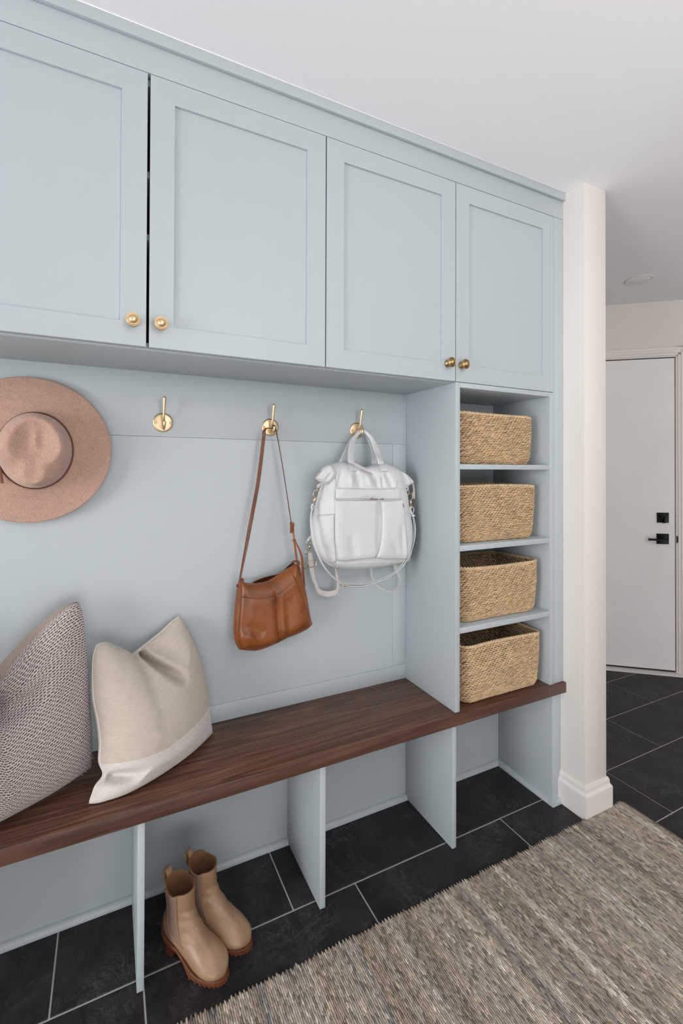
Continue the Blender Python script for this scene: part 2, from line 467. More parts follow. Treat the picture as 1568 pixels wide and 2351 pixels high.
struct(wobj('wall_hall', [(-1.65, SD0-.01, -.12, -.012, -.1, ZC), (SD1+.01, 1.55, -.12, -.012, -.1, ZC), (SD0-.01, SD1+.01, -.12, -.012, 2.066, ZC)], M['wall'], bev=0))
# door casing (head and two legs, stepped profile) and threshold
cas = []
for (o0, o1, e0, e1) in ((-.05, .004, .004, .070), (-.05, .010, .014, .066), (-.05, .014, .030, .064), (-.02, .017, .048, .060)):
    cas += [(SD1+e0, SD1+e1, o0, o1, 0, 2.062+e1), (SD0-e1, SD0-e0, o0, o1, 0, 2.062+e1), (SD0-e1, SD1+e1, o0, o1, 2.062+e0, 2.062+e1)]
struct(wobj('trim_1', cas, M['trimw']))
struct(wobj('trim_2', [(SD0, SD1+.045, -.05, .022, 0, .018)], M['trimw']))
door = struct(wobj('door_1', [(SD0, SD1, -.045, -.004, .030, 2.060)], M['doorw'], bev=.0015))
wobj('door_sweep', [(SD0+.002, SD1-.001, -.045, -.006, .0185, .0295)], M['blackgap'], door)
def wv(s, off, z): return np.array(Wp(s, off, z))
axn = np.array([DN[0], DN[1], 0]); axs = np.array([DS[0], DS[1], 0])
db = wobj('deadbolt', [(.299, .364, -.004, .006, .987, 1.051)], M['black'], door)
v1 = lathe([(.014, 0), (.014, .012), (.012, .015)], wv(.3315, .005, 1.021), axn, 20)
bmx = merge([v1]); mk('turn_piece_hub', *bmx, M['black'], db, smooth=True, autos=40)
wobj('turn_piece', [(.3275, .3355, .015, .032, .986, 1.026)], M['black'], db)
lv = wobj('door_handle', [(.297, .364, -.004, .006, .848, .914)], M['black'], door)
mk('lever_neck', *lathe([(.013, 0), (.013, .02), (.011, .045)], wv(.331, .005, .882), axn, 20), M['black'], lv, smooth=True, autos=40)
wobj('lever', [(.233, .341, .042, .053, .8745, .8865)], M['black'], lv, bev=.003)
t_ = np.linspace(-math.pi/2, math.pi/2, 14)
V = [tuple(wv(SD1+.005+.011*max(0, math.cos(a)), o, .881+.024*math.sin(a))) for o in (.000, .009) for a in t_]
mk('strike_plate', V, [tuple(range(14)), tuple(range(27, 13, -1))]+[(i, i+1, 15+i, 14+i) for i in range(13)], M['black'], door, weld=True)
# base around the end of the partition wall
def ubase(name, prof, mat):
    V, F = [], []
    for (o, z) in prof:
        for (x, y) in ((1.643-o, 1.262), (1.643-o, 1.1472-o), (1.771+o, 1.1472-o), (1.771+o, 2.90)): V.append((x, y, z))
    n = len(prof)
    for j in range(n-1):
        for i in range(3): F.append((j*4+i, j*4+i+1, (j+1)*4+i+1, (j+1)*4+i))
    for i in (0, 3): F.append(tuple(j*4+i for j in range(n)))
    return mk(name, V, F, mat, weld=True)
struct(ubase('baseboard_right', [(0, 0), (.0155, 0), (.0155, .086), (.0145, .089), (.0085, .098), (.0075, .112), (.004, .121), (0, .122)], M['trimw']))
# recessed ceiling light in the hall
cl = thing('ceiling_light', 'small round recessed light, switched off, in the ceiling before the angled white door', 'ceiling light', (2.775, 1.60, ZC))
mk('trim_ring', *lathe([(.060, .0005), (.062, .004), (.070, .0045), (.073, .0005)], (2.775, 1.60, ZC), (0, 0, -1), 40), M['trimw'], cl, smooth=True)
mk('lens', *lathe([(.061, .0006), (.058, .0025), (.02, .0035), (.001, .0036)], (2.775, 1.60, ZC), (0, 0, -1), 40), M['ceil'], cl, smooth=True)

# ================================================================ BUILT-IN
B = M['blue']
XL = -1.41
# crown and frieze above the doors
fr = box('trim_3', XL, 1.6425, 1.2385, 1.26, 2.335, ZC-.001, B, bev=.001); struct(fr)
box('crown_strip', XL, 1.6425, 1.2265, 1.2384, 2.4065, ZC-.0005, B, fr, bev=.0012)
def caulk():
    tube('caulk_bead', [(XL, 1.2262, ZC-.0005), (1.6, 1.2262, ZC-.0005)], .0014, M['ceil'], fr, n=2)
caulk()

DZ0, DZ1 = 1.634, 2.3318
def frame_mesh(name, x0, x1, z0, z1, st, y0, y1, mat, parent, c=.0009):
    # four members painted as one: front ring with eased edges, inner returns, outer returns
    def loop(i, y): return [(x0+i, y, z0+i), (x1-i, y, z0+i), (x1-i, y, z1-i), (x0+i, y, z1-i)]
    L = [loop(0, y1), loop(0, y0+c), loop(c, y0), loop(st-c, y0), loop(st, y0+c), loop(st, y1)]
    V = [p for l in L for p in l]; F = []
    for j in range(5):
        for i in range(4): F.append((j*4+i, j*4+(i+1) % 4, (j+1)*4+(i+1) % 4, (j+1)*4+i))
    for i in range(4): F.append((i, 20+i, 20+(i+1) % 4, (i+1) % 4))
    return mk(name, V, F, mat, parent, weld=True)
def cab_door(parent, x0, x1, knob_x, kmat):
    st = .0600; y0, y1 = YF, YF+.019
    fr_ = frame_mesh('door', x0, x1, DZ0, DZ1, st, y0, y1, B, parent)
    box('door_panel', x0+st-.002, x1-st+.002, y0+.0075, y1-.003, DZ0+st-.002, DZ1-st+.002, B, fr_, bev=0)
    # turned knob: foot, waist, grooved head
    prof = [(.0125, 0), (.0130, .002), (.0118, .005), (.0078, .009), (.0068, .013), (.0085, .017), (.0140, .0200), (.0164, .0215), (.0170, .0235),
            (.0166, .0250), (.0156, .0254), (.0150, .0240), (.0145, .0240), (.0140, .0268), (.0132, .0276), (.0122, .0270), (.0116, .0256), (.0111, .0258), (.0100, .0285), (.0080, .0312), (.0045, .0330), (.0008, .0335)]
    mk('knob', *lathe(prof, (knob_x, YF, 1.6925), (0, -1, 0), 40), kmat, fr_, smooth=True)
def upper(name, x0, x1, label, doors):
    c = thing(name, label, 'cabinet', ((x0+x1)/2, 1.53, 1.634))
    ya, yb = YF+.0215, YB; th = .018
    box('carcass_side', x0, x0+th, ya, yb, 1.632, 2.333, B, c)
    box('carcass_side', x1-th, x1, ya, yb, 1.632, 2.333, B, c)
    box('carcass_bottom', x0+th, x1-th, ya, yb, 1.632, 1.650, B, c)
    box('carcass_top', x0+th, x1-th, ya, yb, 2.315, 2.333, B, c)
    box('carcass_back', x0+th, x1-th, yb-.006, yb, 1.650, 2.315, M['dark'], c, bev=0)
    for z in (1.925, 2.088):
        box('inner_shelf', x0+th, x1-th, ya+.004, yb-.006, z-.008, z+.008, B, c)
    for d in doors: cab_door(c, *d)
    return c
upper('wall_cabinet', -.413, .5845, 'pale blue two-door upper cabinet above the hat and the empty hook', [(-.4125, .0820, .0505, M['brass']), (.0888, .5832, .1160, M['brass'])])
upper('wall_cabinet', .5855, 1.5850, 'pale blue two-door upper cabinet above the white bag and the basket shelves', [(.5868, 1.0855, 1.0500, M['bronze_brass']), (1.0885, 1.5840, 1.1118, M['bronze_brass'])])
upper('wall_cabinet', -1.41, -.414, 'pale blue two-door upper cabinet at the left end, beyond the one above the hat', [(-1.409, -.912, -.94, M['brass']), (-.910, -.4155, -.885, M['brass'])])
struct(box('trim_4', 1.5862, 1.6425, 1.2385, 1.258, .4825, 2.3335, B, bev=.0008))     # scribe strip against the wall

struct(box('trim_5', XL, 1.0860, 1.2585, YB-.0002, 1.6300, 1.6319, B, bev=.0004))     # continuous soffit of the upper cabinets
# panelled back of the niche
wp = thing('niche_panelling', 'pale blue shaker panelled board behind the hooks and hanging bags', 'panelling', (.3, YB, .482))
PZ0, PZ1, PX1, PX0 = .5399, 1.4275, 1.0236, -.93
box('top_rail', XL, 1.086, YB, YB+.02, PZ1, 1.632, B, wp, bev=.001)
box('bottom_rail', XL, 1.086, YB, YB+.02, .4822, PZ0, B, wp, bev=.001)
box('stile', PX1, 1.086, YB, YB+.02, PZ0+.0003, PZ1-.0003, B, wp, bev=.001)
box('stile', XL, PX0, YB, YB+.02, PZ0+.0003, PZ1-.0003, B, wp, bev=.001)
box('panel', PX0+.0005, PX1-.0006, YB+.0026, YB+.0195, PZ0+.0006, PZ1-.0006, B, wp, bev=0)

# shelf tower
tw = thing('shelf_tower', 'pale blue open shelf tower on the bench holding four woven baskets', 'shelf unit', (1.33, YB, .482))
box('side_panel', 1.0861, 1.1065, YF, YB+.02, .4822, 1.6318, B, tw, bev=.0008)
box('side_panel', 1.5612, 1.5855, YF, YB+.02, .4822, 1.6318, B, tw, bev=.0008)
box('top_panel', 1.1066, 1.5611, YF, YB, 1.6146, 1.6318, B, tw, bev=.0008)
box('back_panel', 1.1066, 1.5611, YB, YB+.02, .4822, 1.6318, B, tw, bev=0)
SH = [(1.3456, 1.3271), (1.0592, 1.0399), (.7720, .7518)]
for (za, zb) in SH: box('shelf', 1.1068, 1.5609, YF+.001, YB-.001, zb, za, B, tw, bev=.0008)
for (y, z) in ((1.28, .93), (1.28, .62)):
    mk('hole_plug', *lathe([(.0045, 0), (.0045, .0008), (.003, .0010)], (1.5612, y, z), (-1, 0, 0), 16), B, tw, smooth=True, autos=40)

# walnut bench top
bt = thing('walnut_bench', 'long dark walnut bench top with cushions on its left', 'bench', (.12, YB, .442))
bm = bmesh.new(); add_box(bm, XL, 1.6495, 1.2265, YB+.02, .442, .482, .0015, 2)
o = bm_obj('slab', bm, [M['walnut'], M['walnut_edge']], bt, smooth=True, autos=30)
for p in o.data.polygons:
    if abs(p.normal.z) < .5: p.material_index = 1

# bench base
bb = thing('cubby_unit', 'pale blue open bench base with upright dividers over the slate floor', 'cubbies', (.3, YB, 0))
YL = 1.2509
for (x0, x1) in ((.0705, .0877), (.5782, .5967), (1.0861, 1.1040), (-.44, -.422), (-.93, -.912)):
    box('divider', x0, x1, YL, YB, .002, .4418, B, bb, bev=.0012)
box('back_board', XL, 1.595, YB, YB+.02, .001, .4418, B, bb, bev=0)
box('end_panel', 1.593, 1.6425, YL, YB, .001, .4418, B, bb, bev=.0012)
def qround(name, p0, p1, nrm, r=.019):
    p0, p1, nrm = map(np.array, (p0, p1, nrm)); V = []
    for p in (p0, p1):
        V.append(p); 
        for k in range(9):
            a = math.pi/2*k/8; V.append(p+nrm*r*.85*math.sin(a)+np.array([0, 0, r*math.cos(a)]))
    n = 10; F = [tuple(range(n)), tuple(range(n, 2*n))[::-1]]+[(i, (i+1) % n, n+(i+1) % n, n+i) for i in range(n)]
    mk(name, V, F, B, bb, smooth=True, weld=True, autos=50)
for (x0, x1) in ((XL, -.931), (-.911, -.441), (-.421, .0704), (.0878, .5781), (.5968, 1.0860), (1.1041, 1.592)):
    qround('quarter_round', (x0, YB, .0005), (x1, YB, .0005), (0, -1, 0))
qround('quarter_round', (1.593, YB-.001, .0005), (1.593, YL-.014, .0005), (-1, 0, 0))
qround('quarter_round', (1.579, YL, .0005), (1.6275, YL, .0005), (0, -1, 0))
# ================================================================ HOOKS
def make_hook(x, z, label):
    h = thing('coat_hook', label, 'hook', (x, YB, z), group='brass coat hooks', local=True)
    pl = mk('back_plate', *lathe([(.0305, 0), (.0308, .0016), (.0298, .0030), (.024, .0042), (.012, .0052), (.001, .0055)], (0, 0, 0), (0, -1, 0), 48), M['brass'], h, smooth=True)
    for sx in (-1, 1):
        s_ = mk('screw', *lathe([(.0040, 0), (.0040, .0014), (.0030, .0022), (.0014, .0020), (.0012, .0010), (.0005, .0009)], (sx*.0225, -.0040, -.001), (0, -1, 0), 16), M['brass'], pl, smooth=True)
    up = crs([(0, -.003, -.004), (0, -.014, -.001), (0, -.024, .012), (0, -.030, .030), (0, -.036, .055), (0, -.041, .0765)], 36)
    r = np.interp(np.linspace(0, 1, 36), [0, .15, .45, .9, .97, 1], [.0046, .0036, .0036, .0054, .0050, .0030])
    tube('upper_prong', up, r, M['brass'], h, seg=14)
    lo = crs([(0, -.004, -.004), (0, -.012, -.012), (0, -.022, -.0215), (0, -.034, -.0225), (0, -.043, -.013), (0, -.046, .001)], 36)
    r = np.interp(np.linspace(0, 1, 36), [0, .2, .6, .92, .98, 1], [.0050, .0036, .0036, .0050, .0046, .0026])
    tube('lower_prong', lo, r, M['brass'], h, seg=14)
    return h
make_hook(.1524, 1.4725, 'empty brass coat hook between the felt hat and the tan bag')
make_hook(.5085, 1.4727, 'brass coat hook holding the long strap of the tan leather bag')
make_hook(.8566, 1.4755, 'brass coat hook holding the handles of the white bag')
# ================================================================ HAT
def hat():
    cx, cz = -.199, 1.3773; yb = 1.497
    h = thing('felt_hat', 'dusty pink wide-brimmed felt hat hung on the blue panelling', 'hat', (cx, YB, cz))
    rx0, rz0 = .0885, .1035; ccx, ccz = -.1835, 1.3745
    nth = 96; th = np.linspace(0, 2*math.pi, nth, endpoint=False)
    V = []
    tt = np.linspace(0, 1, 22)
    def brim(t, a, back=0):
        x = (ccx+rx0*np.cos(a))*(1-t)+(cx+.2045*np.cos(a))*t
        z = (ccz+rz0*np.sin(a))*(1-t)+(cz+.2045*np.sin(a))*t
        y = yb+.012*t**2*np.sin(a+.5)**2-.006*t**1.5*np.cos(2*a+.6)-.010*(1-t)**3+back
        return np.stack([x, np.broadcast_to(y, np.shape(x)), z], -1)
    for t in tt: V.append(brim(t, th))
    for t in (1.0, .98, .9, .6, .3, 0): V.append(brim(t, th, .0035 if t < 1 else .0018))
    V = np.vstack(V)
    mk('brim', V, grid_faces(nth, len(tt)+6, closed=True, flip=True), M['felt'], h, smooth=True)
    # crown: side wall to a teardrop ridge, then a dent inside it
    V = []
    H = .098
    def ridge(a):
        # teardrop pointing down (a=-pi/2)
        s_ = np.sin(a); dn = np.clip(-s_, 0, 1)
        rx = .058*(1-.46*dn**1.4); rz = np.where(s_ > 0, .078, .088)
        return ccx+.008+rx*np.cos(a), ccz+.001+rz*s_
    RX, RZ = ridge(th)
    BX, BZ = ccx+rx0*np.cos(th), ccz+rz0*np.sin(th)
    yb0 = yb-.008
    for t in np.linspace(0, 1, 22):
        hh = H*(1-(1-t)**1.35)
        mixr = .38*t+.62*t**4.5
        V.append(np.stack([BX*(1-mixr)+RX*mixr, np.full(nth, yb0-hh), BZ*(1-mixr)+RZ*mixr], 1))
    for t in np.linspace(.1, 1, 14):
        q = 1-t
        cX, cZ = ccx+.008, ccz+.022
        dent = .030*(math.sin(min(1, t*1.15)*math.pi/2)**1.1)
        up = .014*np.exp(-((RX*q+cX*t-ccx-.008)/.014)**2)*np.clip((RZ*q+cZ*t-ccz+.03)/.05, 0, 1)*t
        V.append(np.stack([RX*q+cX*t, yb0-H+dent-up-.004*math.sin(t*math.pi), RZ*q+cZ*t], 1))
    V = np.vstack(V)
    # pinch hollows on both sides near the point
    for sx in (-1, 1):
        c = np.array([ccx+.006+sx*.052, ccz-.045]); d = np.linalg.norm(V[:, [0, 2]]-c, axis=1)
        k = np.exp(-(d/.026)**2)*np.clip((yb0-V[:, 1])/H, 0, 1)
        V[:, 0] -= sx*.014*k; V[:, 1] += .020*k
    F = grid_faces(nth, 36, closed=True, flip=True); F.append(tuple(35*nth+i for i in range(nth)))
    mk('crown', V, F, M['felt'], h, smooth=True)
    P = [(ccx+(rx0+.0022)*math.cos(a), yb0-.0035, ccz+(rz0+.0022)*math.sin(a)) for a in th]
    v1 = sweep(P, .0019, 6, closed=True)
    P2 = [(p[0], p[1]-.0026, p[2]) for p in P]; v2 = sweep(P2, .0017, 6, closed=True)
    bd = mk('hat_band', *merge([v1, v2]), M['band'], h, smooth=True)
    k0 = np.array([ccx-rx0-.003, yb0-.008, ccz+.038])
    tube('knot', [k0+(0, 0, .006), k0+(-.006, -.004, .002), k0+(0, -.006, -.004), k0+(.005, -.002, .003), k0+(-.003, 0, .008)], .0022, M['band'], bd, n=20)
    strap('cord_end', [k0, k0+(.001, -.004, -.04), k0+(.0105, -.003, -.085), k0+(.0165, -.002, -.128)], .007, .002, (0, -1, 0), M['band'], bd, 20)
hat()
# ================================================================ pads: stuffed panels with an outline and a depth field
class Pad:
    """outline given in the x-z plane; front(x,z) gives y of the front face"""
    def __init__(s, poly, ymid, T, R, tb=None, folds=()):
        s.poly = np.asarray(poly, float)[:, :2] if np.shape(poly)[1] == 2 else np.asarray(poly)[:, [0, 2]]
        s.ymid, s.T, s.R, s.tb, s.folds = ymid, T, R, (tb if tb is not None else T), folds
    def y(s, X, Z):
        P = np.stack([np.ravel(X), np.ravel(Z)], 1); d = poly_dist(P, s.poly)
        y = s.ymid-s.T*bulge(np.maximum(d, 0), s.R)
        for (a, b, wd, amp) in s.folds:
            a = np.array(a); b = np.array(b); ab = b-a
            t = np.clip(((P-a)@ab)/(ab@ab), 0, 1); dd = np.linalg.norm(P-a-t[:, None]*ab, axis=1)
            y = y+amp*np.exp(-(dd/wd)**2)*np.sin(np.pi*np.clip(t, .02, .98))**.5*np.clip(d/.012, 0, 1)
        return y.reshape(np.shape(X))
    def back(s, X, Z):
        P = np.stack([np.ravel(X), np.ravel(Z)], 1); d = poly_dist(P, s.poly)
        return (s.ymid+s.tb*bulge(np.maximum(d, 0), s.R*.6)).reshape(np.shape(X))
    def onto(s, u, v, lift=0):
        """the point of the front face seen at (u,v)"""
        y = s.ymid-s.T*.8
        for _ in range(5):
            p = at(u, v, y=y-lift); y = float(s.y(np.array([p[0]]), np.array([p[2]]))[0])
        return np.array([p[0], y-lift, p[2]])
def g2(G): return G[..., 0], G[..., 1]
def pad_body(name, pad, T, Bt, L, R, nu, nv, mat, parent):
    G = coons(T, Bt, L, R, nu, nv); X, Z = g2(G)
    Yf = pad.y(X, Z); Yb = pad.back(X, Z)
    e = np.zeros((nv, nu), bool); e[0] = e[-1] = True; e[:, 0] = e[:, -1] = True
    Yf[e] = pad.ymid; Yb[e] = pad.ymid
    V = np.vstack([np.stack([X, Yf, Z], -1).reshape(-1, 3), np.stack([X, Yb, Z], -1).reshape(-1, 3)])
    F = grid_faces(nu, nv)+grid_faces(nu, nv, nu*nv, flip=True)
    return mk(name, V, F, mat, parent, smooth=True, weld=True)
def overlay(name, pad, T, Bt, L, R, nu, nv, lift, mat, parent, r=.004, puff=0.0, pr=.03, extra=None):
    """a panel laid on the front of the pad, edges turned in"""
    G = coons(T, Bt, L, R, nu, nv); X, Z = g2(G); Y = pad.y(X, Z)
    bd = np.vstack([G[0], G[1:, -1], G[-1, ::-1][1:], G[::-1, 0][1:-1]])
    d = np.abs(poly_dist(G.reshape(-1, 2), bd)).reshape(X.shape)
    lf = lift*(.35+.65*bulge(d, r))+puff*bulge(d, pr)
    if extra is not None: lf = lf+extra(X, Z, d)
    V = np.stack([X, Y-lf, Z], -1).reshape(-1, 3)
    F = grid_faces(nu, nv)
    # skirt
    idx = np.arange(nu*nv).reshape(nv, nu)
    loop = list(idx[0])+list(idx[1:, -1])+list(idx[-1, ::-1][1:])+list(idx[::-1, 0][1:-1])
    sk = V[loop].copy(); sk[:, 1] += lift*.35+.003
    n0 = len(V); V = np.vstack([V, sk]); n = len(loop)
    F += [(loop[i], loop[(i+1) % n], n0+(i+1) % n, n0+i) for i in range(n)]
    return mk(name, V, F, mat, parent, smooth=True, autos=60)
def seamline(name, P, r, mat, parent, n=60): return tube(name, P, r, mat, parent, seg=5, n=n)

# ================================================================ TAN SHOULDER BAG
def tan_bag():
    ym = 1.478
    q = lambda x, y: (530+x/7.125, 1180+y/7.125)
    def m2(pts): return [tuple(at(*q(*p), y=ym)[[0, 2]]) for p in pts]
    Tt = m2([(150, 1060), (230, 1115), (370, 1130), (560, 1108), (710, 1040), (820, 960), (950, 880), (1060, 810)])
    Rr = m2([(1060, 810), (1110, 900), (1180, 1100), (1240, 1350), (1290, 1650), (1328, 1790)])
    Bb = m2([(130, 2215), (300, 2232), (450, 2222), (700, 2130), (900, 2030), (1100, 1950), (1250, 1870), (1328, 1790)])
    Ll = m2([(150, 1060), (108, 1190), (66, 1500), (42, 1800), (48, 2000), (80, 2130), (130, 2215)])
    poly = np.vstack([crs(Tt, 40), crs(Rr, 30)[1:], crs(Bb, 40)[::-1][1:], crs(Ll, 30)[::-1][1:-1]])
    f = lambda a, b: (tuple(at(*q(*a), y=1.44)[[0, 2]]), tuple(at(*q(*b), y=1.44)[[0, 2]]))
    folds = [(*f((745, 1250), (800, 2150)), .010, .010), (*f((250, 1830), (560, 1960)), .018, .006), (*f((930, 1350), (960, 1900)), .02, .006),
             (*f((620, 1100), (700, 1250)), .015, .004), (*f((160, 2080), (380, 1950)), .02, -.006)]
    pad = Pad(poly, ym, .036, .055, .030, folds)
    bag = thing('shoulder_bag', 'tan leather shoulder bag hanging by its long strap', 'bag', tuple(at(620, 1400, y=1.49)))
    pad_body('body', pad, Tt, Bb, Ll, Rr, 90, 80, M['tan'], bag)
    s3 = lambda pts, lift=.0: [pad.onto(*q(*p), lift=lift) for p in pts]
    s2 = lambda pts: [tuple(p[[0, 2]]) for p in s3(pts)]
    # front panel between the side seams
    overlay('front_panel', pad, s2([(175, 1120), (370, 1150), (560, 1130), (720, 1060), (830, 985), (965, 895)]),
            s2([(175, 2195), (400, 2190), (650, 2120), (900, 2000), (1150, 1880), (1285, 1745)]),
            s2([(175, 1120), (158, 1350), (135, 1700), (128, 2000), (175, 2195)]),
            s2([(965, 895), (1060, 1090), (1140, 1310), (1225, 1540), (1285, 1745)]), 60, 60, .0035, M['tan'], bag, r=.003)
    overlay('pocket', pad, s2([(160, 1330), (400, 1370), (600, 1358), (735, 1318)]), s2([(172, 2185), (350, 2180), (560, 2140), (775, 2055)]),
            s2([(160, 1330), (142, 1600), (128, 2000), (172, 2185)]), s2([(735, 1318), (755, 1600), (770, 1900), (775, 2055)]), 40, 50, .0048, M['tan'], bag, r=.0025, puff=.0015, pr=.03)
    overlay('pocket', pad, s2([(742, 1312), (850, 1240), (960, 1140), (1058, 1080)]), s2([(815, 2040), (980, 1960), (1150, 1870), (1280, 1735)]),
            s2([(742, 1312), (790, 1600), (808, 1900), (815, 2040)]), s2([(1058, 1080), (1140, 1310), (1225, 1540), (1280, 1735)]), 40, 50, .0048, M['tan'], bag, r=.0025, puff=.0015, pr=.03)
    mk('seams', *merge([sweep(crs(s3(L_, .0045), 60), .0006, 5) for L_ in (
        [(166, 1130), (150, 1350), (127, 1700), (120, 2000), (168, 2200)], [(972, 890), (1068, 1085), (1148, 1305), (1233, 1540), (1293, 1740)],
        [(180, 2200), (400, 2198), (650, 2128), (900, 2010), (1150, 1890), (1290, 1755)])]), M['tandark'], bag, smooth=True)
    mk('stitching', *merge([sweep(crs(s3(L_, .0108), 60), .0004, 5) for L_ in ([(165, 1345), (400, 1385), (600, 1373), (733, 1333)], [(750, 1330), (860, 1258), (970, 1158), (1052, 1100)])]), M['tandark'], bag, smooth=True)
    # rear lip of the mouth and dark opening
    yb = 1.505
    rear = [at(*q(*p), y=yb) for p in ((330, 1140), (400, 1095), (520, 1045), (650, 1010), (760, 985), (850, 930), (960, 830), (1030, 790))]
    P = crs(rear, 40); V = np.vstack([P, P-[0, .003, .06]]); 
    v, ff = V, [(i, i+1, 41+i, 40+i) for i in range(39)]
    V2 = V+[0, -.003, 0]
    mk('rear_panel', np.vstack([V, V2]), ff+[tuple(x+80 for x in t[::-1]) for t in ff]+[(i, i+1, 81+i, 80+i) for i in range(39)], M['tandark'], bag, smooth=True)
    ci = at(*q(720, 1100), y=1.475)
    # strap: up to the hook on the left, over the prong and down on the right
    hk = np.array([.5085, 1.4905, 1.4600])
    Lp = [at(*q(140, 1130), y=1.476), at(553, 1318, y=1.474), at(567, 1245, y=1.477), at(580, 1175, y=1.480), at(592, 1110, y=1.483), at(600, 1050, y=1.486), at(605, 1008, y=1.487), at(609, 985, y=1.486), hk+(0, 0, 0.005)]
    fnL = [(-1, -.0, 0), (-1, -.05, 0), (-1, -.15, 0), (-.95, -.3, 0), (-.8, -.6, 0), (-.55, -.85, 0), (-.35, -.93, 0), (-.2, -.8, .5), (0, 0, 1)]
    strap('strap', Lp, [.011, .012, .0125, .0125, .0125, .0125, .012, .012], .0028, fnL, M['tandark'], bag, 90)
    Rp = [hk+(0, 0, 0.005), at(629, 975, y=1.487), at(634, 990, y=1.487), at(640, 1020, y=1.487), at(651, 1085, y=1.487), at(661, 1150, y=1.484), at(668, 1197, y=1.482)]
    strap('strap', Rp, .012, .0030, [(0, 0, 1), (.7, -.3, .6), (.93, -.3, .2), (.95, -.3, .1), (.97, -.25, 0), (.95, -.3, 0), (.9, -.4, 0)], M['tandark'], bag, 70)
    # buckle loop, doubled strap, keeper and free tail
    c = at(*q(1020, 180), y=1.478)
    mk('buckle', *ring(c, .0052, .0075, np.array([.9, .35, 0]), np.array([0, 0, 1.]), .0014, 20, 6), M['bronze_brass'], bag, smooth=True)
    strap('strap_doubling', [at(*q(985, 130), y=1.482), at(*q(990, 220), y=1.475), at(*q(985, 310), y=1.476)], .009, .003, (-.4, -.9, 0), M['tandark'], bag, 12)
    strap('strap', [at(*q(1010, 140), y=1.480), at(*q(1020, 260), y=1.477), at(*q(1035, 430), y=1.476), at(*q(1060, 620), y=1.476), at(*q(1085, 790), y=1.476), at(*q(1120, 920), y=1.474)], .0070, .003, (-.6, -.8, 0), M['tan'], bag, 40)
    k = at(*q(1033, 430), y=1.474)
    bm = bmesh.new(); add_box(bm, k[0]-.0062, k[0]+.0062, k[1]-.004, k[1]+.004, k[2]-.0038, k[2]+.0038, .0022, 2); bm_obj('keeper', bm, M['tan'], bag, smooth=True)
    strap('strap_tail', [at(*q(1050, 450), y=1.472), at(*q(1100, 540), y=1.468), at(*q(1155, 680), y=1.466), at(*q(1175, 850), y=1.470), at(*q(1185, 1000), y=1.476), at(*q(1210, 1190), y=1.482)], [.0055, .0065, .008, .0085, .007, .004], .0028, (.0, -1, 0), M['tan'], bag, 40)
    strap('tassel', [at(*q(1100, 800), y=1.455), at(*q(1130, 900), y=1.452), at(*q(1160, 1020), y=1.450)], .0035, .002, (0, -1, 0), M['tandark'], bag, 12)
    strap('zip_pull', [at(*q(1180, 880), y=1.470), at(*q(1225, 895), y=1.465)], .0035, .0025, (0, -1, 0), M['tandark'], bag, 6)
    # top zip tape tabs
    tube('tab', [at(*q(150, 1060), y=1.474), at(*q(175, 1058), y=1.470), at(*q(205, 1090), y=1.470)], .0035, M['tandark'], bag, n=10)
    tube('tab', [at(*q(108, 1150), y=1.478), at(*q(97, 1180), y=1.476), at(*q(112, 1195), y=1.474)], .0022, M['tandark'], bag, n=10)
    tube('tab', [at(*q(985, 815), y=1.482), at(*q(1030, 778), y=1.480), at(*q(1100, 780), y=1.472), at(*q(1125, 830), y=1.468)], .0040, M['tandark'], bag, n=14)
tan_bag()
